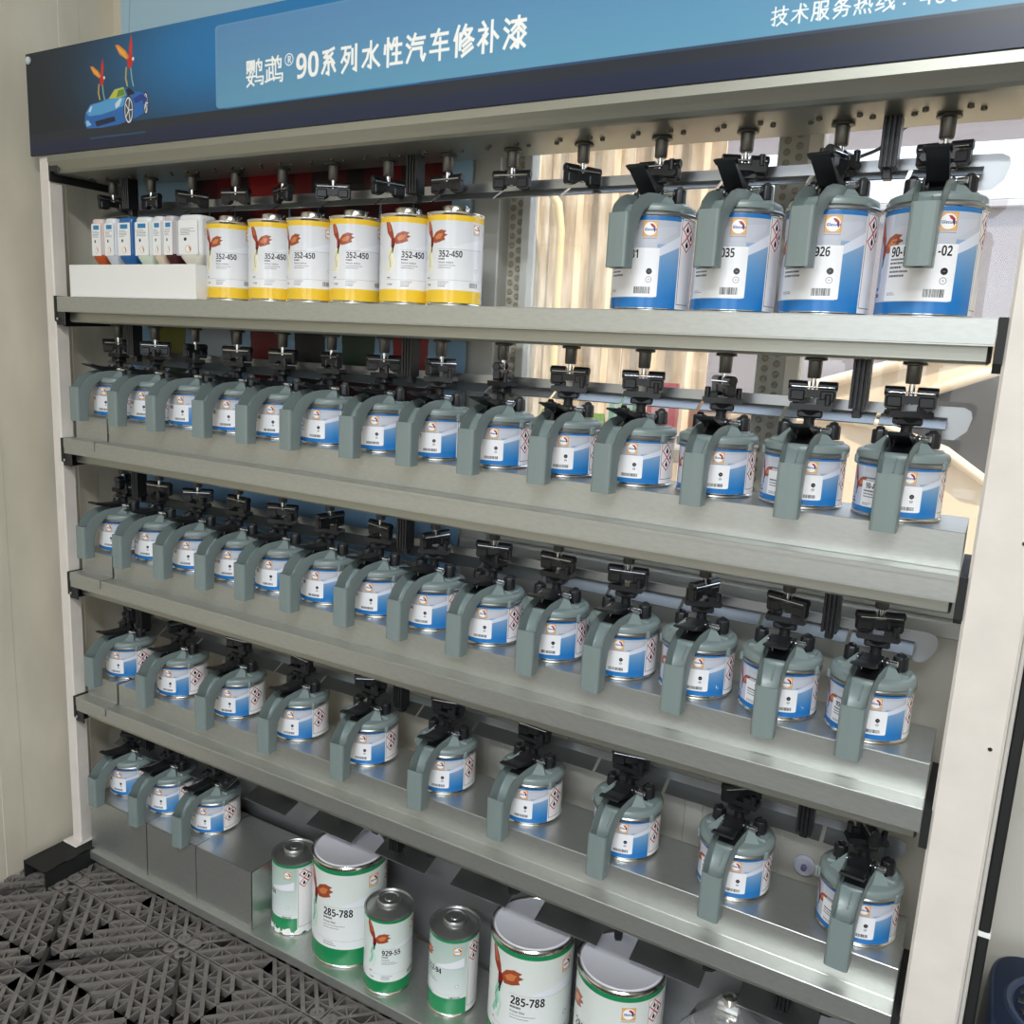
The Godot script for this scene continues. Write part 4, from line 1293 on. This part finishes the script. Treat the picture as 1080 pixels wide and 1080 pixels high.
# ------------------------------------------------------------------ other goods
func tall_tin(called: String, r: float, h: float, lab: Material, domed: bool, cap: Material, bodym: Material) -> Node3D:
	var o = thing(called)
	var t = MB.new()
	t.lathe([Vector2(0, 0.003), Vector2(r - 0.003, 0.003), Vector2(r - 0.001, 0.0), Vector2(r + 0.0010, 0.0008), Vector2(r + 0.0012, 0.0030), Vector2(r, 0.0045), Vector2(r, h - 0.008)], 56)
	put("tin", t.mesh(), M.tin, o)
	var l = MB.new()
	l.lathe([Vector2(r + 0.0004, 0.0050), Vector2(r + 0.0004, h - 0.0085)], 72)
	put("label", l.mesh(), lab, o)
	var c = MB.new()
	if domed:
		c.lathe([Vector2(r, h - 0.009), Vector2(r + 0.0016, h - 0.007), Vector2(r + 0.0016, h - 0.004), Vector2(r - 0.001, h - 0.003), Vector2(r - 0.003, h - 0.006), Vector2(r * 0.62, h - 0.001), Vector2(r * 0.56, h - 0.0005), Vector2(0, h - 0.0005)], 56)
		put("top", c.mesh(), bodym, o)
		var k = MB.new()
		k.lathe([Vector2(r * 0.50, h - 0.001), Vector2(r * 0.50, h + 0.006), Vector2(r * 0.46, h + 0.008), Vector2(r * 0.40, h + 0.0078), Vector2(r * 0.38, h + 0.006), Vector2(r * 0.2, h + 0.0055), Vector2(r * 0.16, h + 0.007), Vector2(0, h + 0.007)], 32)
		put("screw_cap", k.mesh(), cap, o)
	else:
		c.lathe([Vector2(r, h - 0.009), Vector2(r + 0.0022, h - 0.006), Vector2(r + 0.0024, h - 0.002), Vector2(r + 0.0005, h), Vector2(r - 0.002, h - 0.0005), Vector2(r - 0.004, h - 0.0035)], 64)
		put("rim", c.mesh(), M.tin, o)
		var d = MB.new()
		d.lathe([Vector2(r - 0.0035, h - 0.006), Vector2(r - 0.0040, h - 0.001), Vector2(r - 0.006, h + 0.0004), Vector2(r - 0.009, h - 0.0016), Vector2(0, h - 0.0016)], 64)
		put("plug_lid", d.mesh(), cap, o)
	return o

func goods() -> void:
	# six yellow-banded tins on the top shelf
	var yl = print_mat(solvent_label("352-450", "Reducer medium", TAU * 41.4, 124.0, rgb(236, 194, 52), rgb(232, 224, 176), 71, 8.0, 18.0), 0.14)
	var first: Node3D = null
	var xs = [0.082, -0.004, -0.104, -0.194, -0.281, -0.381]
	for k in 6:
		var o: Node3D
		if first == null:
			o = tall_tin("reducer_tin", 0.041, 0.134, yl, true, M.tin, M.tin)
			first = o
		else:
			o = first.duplicate()
			o.name = numbered("reducer_tin")
			add_child(o)
		o.position = Vector3(xs[k], LIP[0] + 0.0002, -0.060)
		o.rotation.y = deg_to_rad([22.0, 46.0, 40.0, 20.0, 46.0, 32.0][k])
		tag(o, "tall white tin with yellow bands, %s in line counted from the blue one-litre cans" % ORD[k], "tin", "yellow-banded tins on the top shelf")
	# white tray with upturned tinter bottles
	var tray = thing("white_tray", Vector3(-0.588, LIP[0] + 0.0002, -0.065))
	tag(tray, "white cardboard tray under the tinter bottles on the top shelf", "tray")
	put("bottom", bx(Vector3(-0.19, 0, -0.045), Vector3(0.162, 0.002, 0.045)), M.white, tray)
	put("front_wall", bx(Vector3(-0.19, 0.0, 0.0432), Vector3(0.162, 0.060, 0.045), 0.0006), M.white, tray)
	put("back_wall", bx(Vector3(-0.19, 0.0, -0.045), Vector3(0.162, 0.060, -0.0432), 0.0006), M.white, tray)
	put("side_wall", bx(Vector3(-0.19, 0.0, -0.0432), Vector3(-0.1882, 0.060, 0.0432)), M.white, tray)
	put("side_wall", bx(Vector3(0.1602, 0.0, -0.0432), Vector3(0.162, 0.060, 0.0432)), M.white, tray)
	put("inner_ledge", bx(Vector3(-0.188, 0.050, -0.0432), Vector3(0.16, 0.052, 0.0432)), M.white, tray)
	var kinds = [[-0.718, 0.034, rgb(188, 84, 38), "orange"], [-0.680, 0.034, rgb(206, 212, 220), "clear"], [-0.637, 0.044, rgb(36, 98, 160), "deep blue"], [-0.587, 0.046, rgb(214, 226, 208), "pale green"], [-0.546, 0.028, rgb(224, 202, 182), "peach"], [-0.516, 0.028, rgb(70, 30, 30), "dark brown"], [-0.464, 0.062, rgb(226, 222, 210), "large cream"]]
	var i = 0
	for q in kinds:
		tinter(Vector3(q[0], LIP[0] + 0.0524, -0.060), q[1], q[2], "%s upturned tinter bottle standing in the white tray" % q[3], i)
		i += 1
	# bottom shelf: primer tins and hardener tins
	var big = print_mat(solvent_label("285-788", "Primer filler", TAU * 67.9, 187.0, rgb(30, 132, 80), rgb(150, 206, 178), 81, 8.0, 32.0, 1.6, rgb(214, 220, 214)), 0.22)
	var sm = print_mat(solvent_label("929-55", "Hardener", TAU * 42.4, 142.0, rgb(30, 132, 80), rgb(160, 214, 186), 82, 5.0, 22.0, 1.1, rgb(206, 218, 212)), 0.22)
	var sm2 = print_mat(solvent_label("352-94", "Hardener", TAU * 42.4, 142.0, rgb(36, 136, 86), rgb(160, 214, 186), 83, 5.0, 30.0, 1.1, rgb(168, 190, 180)), 0.22)
	var by: float = LIP[4] + 0.0002
	var cap_grey = mat(rgb(208, 208, 216), 0.35)
	var specs = [
		["hardener_tin", 0.042, 0.152, sm2, true, Vector3(-0.244, by, -0.075), -34.0, "green and white hardener tin with torn label beside the steel boxes"],
		["primer_tin", 0.0675, 0.200, big, false, Vector3(-0.117, by, -0.085), 20.0, "large white primer tin with green band between two small tins, 285-788"],
		["hardener_tin", 0.042, 0.152, sm, true, Vector3(0.000, by, -0.052), 44.0, "slim white hardener tin printed 929-55 with green foot band"],
		["hardener_tin", 0.042, 0.152, sm2, true, Vector3(0.122, by, -0.075), -18.0, "slim green hardener tin with its hazard panel turned forward"],
		["primer_tin", 0.0675, 0.200, big, false, Vector3(0.266, by, -0.085), 22.0, "large white primer tin next to the slim green tin"],
		["primer_tin", 0.0675, 0.200, big, false, Vector3(0.420, by, -0.085), -26.0, "large white primer tin showing a flame hazard panel on its side"],
	]
	for s in specs:
		var o = tall_tin(s[0], s[1], s[2], s[3], s[4], M.tin_dark if s[4] else cap_grey, M.tin_dark)
		o.position = s[5]
		o.rotation.y = deg_to_rad(s[6])
		tag(o, s[7], "tin")
		if s[2] == 0.152 and s[6] == -34.0:
			var tn = MB.new()
			for j in 20:
				var a0 = deg_to_rad(-40.0 + j * 9.0)
				var a1 = deg_to_rad(-40.0 + (j + 1) * 9.0)
				var r0 = 0.0436 + 0.0012 * sin(j * 1.9)
				var r1 = 0.0436 + 0.0012 * sin((j + 1) * 1.9)
				var h0 = 0.012 + 0.004 * sin(j * 2.3) + 0.002 * cos(j * 5.1)
				var h1 = 0.012 + 0.004 * sin((j + 1) * 2.3) + 0.002 * cos((j + 1) * 5.1)
				var d0 = Vector3(sin(a0), 0, cos(a0))
				var d1 = Vector3(sin(a1), 0, cos(a1))
				tn.quad(d0 * r0 + Vector3(0, 0.001, 0), d1 * r1 + Vector3(0, 0.001, 0), d1 * (r1 - 0.0008) + Vector3(0, h1, 0), d0 * (r0 - 0.0008) + Vector3(0, h0, 0), (d0 + d1).normalized())
			put("torn_paper", tn.mesh(), M.white, o)
	# wrapped tin at the right end of the bottom shelf
	var wr = thing("wrapped_tin", Vector3(0.585, by, -0.085))
	tag(wr, "tin wrapped in clear plastic with a metal clamp on top", "tin")
	var wt = MB.new()
	wt.lathe([Vector2(0, 0.0), Vector2(0.050, 0.0), Vector2(0.052, 0.004), Vector2(0.052, 0.165), Vector2(0.048, 0.170), Vector2(0, 0.171)], 40)
	put("tin", wt.mesh(), M.tin, wr)
	var film = mat(Color(0.93, 0.94, 0.96, 0.16), 0.08)
	film.transparency = BaseMaterial3D.TRANSPARENCY_ALPHA
	var rng = RandomNumberGenerator.new()
	rng.seed = 90
	var secs = []
	for k in 12:
		var f = k / 11.0
		var row = PackedVector3Array()
		for j in 36:
			var a = TAU * j / 36
			var rr = lerpf(0.058, 0.012, smoothstep(0.72, 1.0, f)) * rng.randf_range(0.86, 1.14)
			row.append(Vector3(sin(a) * rr, f * 0.215, cos(a) * rr))
		secs.append(row)
	var fm = MB.new()
	fm.loft(secs, false)
	put("plastic_film", fm.mesh(), film, wr)
	var cl = MB.new()
	cl.lathe([Vector2(0.020, 0.172), Vector2(0.024, 0.172), Vector2(0.026, 0.184), Vector2(0.018, 0.188), Vector2(0, 0.188)], 20)
	cl.box(Vector3(0.0, 0.196, 0.0), Vector3(0.034, 0.014, 0.012), 0.003)
	cl.lathe([Vector2(0, 0.203), Vector2(0.009, 0.203), Vector2(0.010, 0.214), Vector2(0.006, 0.217), Vector2(0, 0.217)], 14)
	put("clamp", cl.mesh(), M.tin, wr)
	# suction hook on the wall below the window
	var su = thing("suction_hook", Vector3(0.647, 0.418, WALL_Z + 0.0002))
	tag(su, "clear suction cup hook stuck on the wall behind the fourth shelf", "hook")
	var ring = MB.new()
	var zx = Transform3D(Basis(Vector3.RIGHT, Vector3.BACK, Vector3.DOWN), Vector3.ZERO)
	ring.lathe([Vector2(0.016, 0.0), Vector2(0.0165, 0.004), Vector2(0.013, 0.007), Vector2(0.006, 0.006), Vector2(0, 0.004)], 28, zx)
	put("cup", ring.mesh(), mat(rgb(206, 206, 220), 0.12), su)
	var knob = MB.new()
	knob.lathe([Vector2(0.004, 0.005), Vector2(0.004, 0.012), Vector2(0, 0.013)], 14, zx)
	put("button", knob.mesh(), mat(rgb(120, 116, 150), 0.2), su)
	put("strap", bx(Vector3(0.010, -0.010, 0.0005), Vector3(0.040, 0.008, 0.004), 0.001), M.white, su)
	# loose cable with a plug behind the top shelf
	var lc = MB.new()
	var lp = []
	var cv = Curve3D.new()
	for q in CABLE:
		cv.add_point(q)
	for k in 25:
		lp.append(cv.sample_baked(cv.get_baked_length() * k / 24.0, true))
	lc.tube(lp, 0.0022, 8)
	lc.tube([lp[9], lp[10], lp[11], lp[12]], 0.0048, 8)
	var lo = put("loose_cable", lc.mesh(), mat(rgb(96, 92, 86), 0.5))
	tag(lo, "thin grey cable hanging behind the blue one-litre cans", "cable")
	heater()

func tinter(at: Vector3, w: float, c: Color, label: String, k: int) -> void:
	var o = thing("tinter_bottle", at)
	tag(o, label, "bottle", "upturned tinter bottles in the white tray")
	var g = MB.new()
	var secs = []
	for q in [[0.0, 0.30], [0.004, 0.42], [0.012, 0.70], [0.022, 0.95], [0.028, 1.0], [0.086, 1.0], [0.091, 0.97], [0.093, 0.88]]:
		var row = PackedVector3Array()
		for j in 28:
			var a = TAU * j / 28
			var x = signf(cos(a)) * pow(absf(cos(a)), 0.5)
			var z = signf(sin(a)) * pow(absf(sin(a)), 0.5)
			row.append(Vector3(x * w * 0.47 * q[1], q[0], z * 0.022 * q[1]))
		secs.append(row)
	var deep = k == 2
	g.loft(secs.slice(0, 5))
	put("shoulder", g.mesh(), mat(c, 0.18), o)
	var gb = MB.new()
	gb.loft(secs.slice(4))
	put("body", gb.mesh(), mat(c if deep else c.lerp(rgb(226, 228, 232), 0.8), 0.16), o)
	var rng = RandomNumberGenerator.new()
	rng.seed = 500 + k
	var p = Painter.new(40, 60, 8.0)
	p.rect(0, 0, 40, 60, rgb(238, 238, 238))
	p.rect(8, 3, 24, 8, rgb(44, 128, 180) if k < 6 else rgb(238, 238, 238))
	lines(p, 4, 14, 30, 5, 2.6, 1.0, rgb(110, 112, 118), rng)
	p.disc(14, 33, 3.0, rgb(40, 42, 46))
	p.disc(20, 50, 6.5, rgb(226, 178, 110))
	p.disc(20, 50, 5.4, rgb(246, 244, 242))
	p.poly([Vector2(20, 45), Vector2(24, 47), Vector2(25, 52), Vector2(23, 54), Vector2(22, 49)], rgb(170, 60, 50))
	var f = MB.new()
	var x = w * 0.40
	for e in [-1.0, 1.0]:
		f.quad(Vector3(-x, 0.084, 0.0221 * e), Vector3(x, 0.084, 0.0221 * e), Vector3(x, 0.026, 0.0221 * e), Vector3(-x, 0.026, 0.0221 * e), Vector3(0, 0, e), Vector2(0, 0), Vector2(1, 0), Vector2(1, 1), Vector2(0, 1))
		f.quad(Vector3(w * 0.4705 * e, 0.084, 0.015), Vector3(w * 0.4705 * e, 0.084, -0.015), Vector3(w * 0.4705 * e, 0.026, -0.015), Vector3(w * 0.4705 * e, 0.026, 0.015), Vector3(e, 0, 0), Vector2(0, 0), Vector2(0.75, 0), Vector2(0.75, 1), Vector2(0, 1))
	put("label", f.mesh(), print_mat(p.tex(128), 0.3), o)
	var cp = MB.new()
	cp.lathe([Vector2(0, -0.0004), Vector2(0.010, -0.0004), Vector2(0.010, 0.004), Vector2(0, 0.004)], 16)
	put("cap", cp.mesh(), M.black, o)

func heater() -> void:
	# navy blue fan unit on a low stand to the right of the rack
	var st = thing("low_stand", Vector3(1.0, 0.0, -0.06))
	tag(st, "small grey stand under the navy fan unit beside the wide post", "stand")
	put("stand_top", bx(Vector3(-0.13, 0.20, -0.13), Vector3(0.15, 0.22, 0.13), 0.004), mat(rgb(150, 148, 144), 0.5), st)
	for x in [-0.115, 0.135]:
		for z in [-0.115, 0.115]:
			put("leg", bx(Vector3(x - 0.012, 0, z - 0.012), Vector3(x + 0.012, 0.20, z + 0.012), 0.002), mat(rgb(120, 118, 116), 0.5), st)
	var o = thing("fan_unit", Vector3(1.0, 0.2202, -0.06))
	tag(o, "navy blue plastic fan unit with round vent slots beside the wide post", "fan")
	var navy = mat(rgb(44, 56, 80), 0.4)
	var g = MB.new()
	var secs = []
	for q in [[0.0, 1.0], [0.012, 1.04], [0.10, 1.04], [0.160, 1.02], [0.190, 1.0], [0.196, 0.985], [0.198, 0.96]]:
		var row = PackedVector3Array()
		for j in 32:
			var a = TAU * j / 32
			var x = signf(cos(a)) * pow(absf(cos(a)), 0.45)
			var z = signf(sin(a)) * pow(absf(sin(a)), 0.45)
			row.append(Vector3(x * 0.112 * q[1], q[0], z * 0.100 * q[1]))
		secs.append(row)
	g.loft(secs)
	put("housing", g.mesh(), navy, o)
	var rg = MB.new()
	rg.lathe([Vector2(0.062, 0.0), Vector2(0.065, 0.003), Vector2(0.069, 0.003), Vector2(0.072, 0.0)], 40, Transform3D(Basis(), Vector3(-0.025, 0.198, 0)))
	put("vent_ring", rg.mesh(), navy, o)
	for k in 18:
		var a = TAU * k / 18
		var sl = MB.new()
		sl.box(Vector3(0.040, 0, 0), Vector3(0.036, 0.0030, 0.0075), 0.001)
		var s = put("vent_slot", sl.mesh(), M.black_matt, o, Vector3(-0.025, 0.1985, 0))
		s.rotation.y = a
	var c = MB.new()
	var pts = []
	var cv = Curve3D.new()
	cv.add_point(Vector3(-0.062, 0.190, 0.03), Vector3.ZERO, Vector3(-0.02, 0.025, 0.01))
	cv.add_point(Vector3(-0.116, 0.160, 0.085), Vector3(0.012, 0.04, -0.01), Vector3(-0.004, -0.05, 0.005))
	cv.add_point(Vector3(-0.122, 0.0, 0.10), Vector3(0.0, 0.06, 0), Vector3(0, -0.06, 0))
	cv.add_point(Vector3(-0.122, -0.214, 0.12), Vector3(0, 0.06, 0), Vector3(0, 0, 0))
	for k in 31:
		pts.append(cv.sample_baked(cv.get_baked_length() * k / 30.0))
	c.tube(pts, 0.0045, 10)
	var pc = put("power_cable", c.mesh(), M.black, null, o.position)
	tag(pc, "black power cable curving down from the navy fan unit", "cable")

# ------------------------------------------------------------------ the sign
func sign_board() -> void:
	var W = 1690.0
	var H = 178.0
	var p = Painter.new(W, H, 4056.0 / W)
	# x = 0 is world x -0.843, y = 0 is world y 1.631 (millimetres)
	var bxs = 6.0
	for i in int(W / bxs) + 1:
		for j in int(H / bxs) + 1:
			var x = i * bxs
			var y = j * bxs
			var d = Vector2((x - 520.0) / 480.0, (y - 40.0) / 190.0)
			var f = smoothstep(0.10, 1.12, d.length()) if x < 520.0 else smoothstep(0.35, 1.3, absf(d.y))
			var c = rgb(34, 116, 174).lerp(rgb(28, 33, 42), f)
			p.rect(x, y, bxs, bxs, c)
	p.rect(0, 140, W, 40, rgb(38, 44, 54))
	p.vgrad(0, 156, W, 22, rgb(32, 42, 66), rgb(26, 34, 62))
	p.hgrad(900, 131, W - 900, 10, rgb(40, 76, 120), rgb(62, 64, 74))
	# pale panel
	p.rrect(502, 16, 1260, 121, 6, rgb(100, 150, 188))
	for j in 24:
		p.rect(506 if j > 0 and j < 23 else 509, 18 + j * 5.0, W, 5.0, rgb(92, 140, 186).lerp(rgb(98, 154, 184), j / 23.0))
	# title
	var white = rgb(250, 248, 244)
	var x = 570.0
	var y = 74.0
	var ch = 39.0
	var cwid = 37.0
	for key in ["a", "b"]:
		p.glyph(HAN[key] + ";" + BIRD, x, y, cwid, ch, 3.2, white)
		x += 40.0
	p.line([Vector2(x + 6, y - 1) + Vector2(9, 0), Vector2(x + 6, y - 1) + Vector2(9, 0.1)], 0.1, white)
	var ring = []
	for k in 33:
		ring.append(Vector2(x + 9 + 8.0 * cos(TAU * k / 32), y + 8 + 8.0 * sin(TAU * k / 32)))
	p.line(ring, 1.6, white)
	p.text("R", x + 5.6, y + 13, 10, white, 0.9)
	x += 22
	p.text("90", x, y + ch - 2, 34, white, 0.9)
	x = 720.0
	for key in ["xi", "lie", "shui", "xing", "qi", "che", "xiu", "bu", "qi2"]:
		p.glyph(HAN[key], x, y, 33.5, ch, 4.4, white)
		x += 38.9
	# hotline on the right
	x = 1373.0
	for key in ["ji", "shu", "fu", "wu", "re", "xian"]:
		p.glyph(HAN[key], x, 109, 18.5, 20, 1.9, white)
		x += 21.4
	p.rect(x + 5, 114, 2.2, 2.2, white)
	p.rect(x + 5, 123, 2.2, 2.2, white)
	p.text("400", x + 20, 128, 18, white, 0.95, false)
	# blue sports car
	var v = func(a: Array) -> Array:
		var o = []
		for i in range(0, a.size(), 2):
			o.append(Vector2(a[i], a[i + 1]))
		return o
	p.poly(v.call([166, 132, 170, 116, 184, 103, 210, 101, 238, 96, 252, 84, 274, 82, 288, 88, 298, 92, 318, 94, 334, 100, 340, 112, 336, 126, 310, 134, 262, 142, 214, 144, 172, 142]), rgb(40, 104, 176))
	p.poly(v.call([172, 116, 186, 104, 212, 102, 240, 98, 262, 98, 284, 100, 278, 112, 250, 118, 214, 122, 180, 122]), rgb(86, 158, 208))
	p.poly(v.call([236, 98, 252, 85, 276, 83, 282, 97, 262, 99]), rgb(196, 196, 70))
	p.poly(v.call([256, 98, 262, 87, 276, 86, 280, 96]), rgb(96, 140, 60))
	p.poly(v.call([282, 88, 292, 86, 306, 96, 288, 98]), rgb(26, 30, 48))
	p.poly(v.call([196, 132, 250, 128, 252, 136, 200, 141]), rgb(24, 34, 60))
	p.poly(v.call([170, 130, 176, 128, 186, 137, 172, 139]), rgb(150, 196, 226))
	p.poly(v.call([252, 108, 266, 100, 272, 101, 264, 112, 254, 116]), rgb(196, 220, 236))
	p.poly(v.call([178, 114, 186, 106, 190, 107, 184, 116]), rgb(196, 220, 236))
	for w in [[288, 121, 11, 21], [333, 114, 5, 16]]:
		p.disc(w[0], w[1], w[2] + 2, rgb(22, 26, 44), w[3] + 2)
		p.disc(w[0], w[1], w[2], rgb(220, 224, 228), w[3])
		p.disc(w[0], w[1], w[2] * 0.82, rgb(60, 64, 78), w[3] * 0.85)
		for k in 5:
			p.line([Vector2(w[0], w[1]), Vector2(w[0] + w[2] * 0.85 * cos(TAU * k / 5), w[1] + w[3] * 0.85 * sin(TAU * k / 5))], 2.0, rgb(224, 226, 228))
	p.poly(v.call([300, 104, 322, 98, 336, 106, 330, 118, 326, 108, 306, 112]), rgb(30, 60, 140))
	p.rect(180, 158, 150, 3, rgb(48, 76, 104))
	# two red and orange birds above the car
	for q in [[216.0, 62.0, 0.95], [292.0, 40.0, 1.15]]:
		var bxx: float = q[0]
		var by: float = q[1]
		var k: float = q[2]
		var u = func(a: Array) -> Array:
			var o = []
			for i in range(0, a.size(), 2):
				o.append(Vector2(bxx + a[i] * k, by + a[i + 1] * k))
			return o
		p.line(u.call([-6, 12, -8, 26, -5, 36]), 3.5, rgb(196, 172, 90))
		p.line(u.call([4, 12, 6, 28, 9, 38]), 2.5, rgb(150, 190, 170))
		p.poly(u.call([-2, 2, -20, -8, -30, -22, -22, -22, -6, -12, 2, -2]), rgb(226, 136, 52))
		p.poly(u.call([-4, 0, -20, -12, -26, -20, -8, -10]), rgb(240, 176, 70))
		p.poly(u.call([0, 0, 2, -18, 8, -34, 10, -16, 7, -2]), rgb(202, 52, 40))
		p.poly(u.call([-4, 0, 8, -3, 12, 2, 6, 12, -2, 14]), rgb(196, 44, 40))
		p.disc(bxx + 10 * k, by + 1 * k, 2.6 * k, rgb(240, 236, 230))
	var o = thing("sign_board", Vector3(0, 1.453, 0))
	tag(o, "long blue header sign with white Chinese lettering on top of the rack", "sign")
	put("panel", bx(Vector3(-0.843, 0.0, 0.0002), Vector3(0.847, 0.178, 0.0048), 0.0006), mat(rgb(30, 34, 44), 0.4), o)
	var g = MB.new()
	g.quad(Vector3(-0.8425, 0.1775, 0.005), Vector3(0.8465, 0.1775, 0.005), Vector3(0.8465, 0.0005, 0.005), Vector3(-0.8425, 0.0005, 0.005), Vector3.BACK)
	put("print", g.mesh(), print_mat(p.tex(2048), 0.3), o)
	var sc = MB.new()
	sc.lathe([Vector2(0, 0.004), Vector2(0.0045, 0.0036), Vector2(0.0068, 0.002), Vector2(0.007, 0.0)], 20, Transform3D(Basis(Vector3.RIGHT, Vector3.BACK, Vector3.DOWN), Vector3(-0.834, 0.166, 0.005)))
	put("screw_cover", sc.mesh(), mat(rgb(196, 204, 206), 0.3), o)

# ------------------------------------------------------------------
func _ready() -> void:
	setup()
	materials()
	room()
	window()
	posters()
	outside()
	build_rack()
	risers()
	sign_board()
	cans()
	goods()
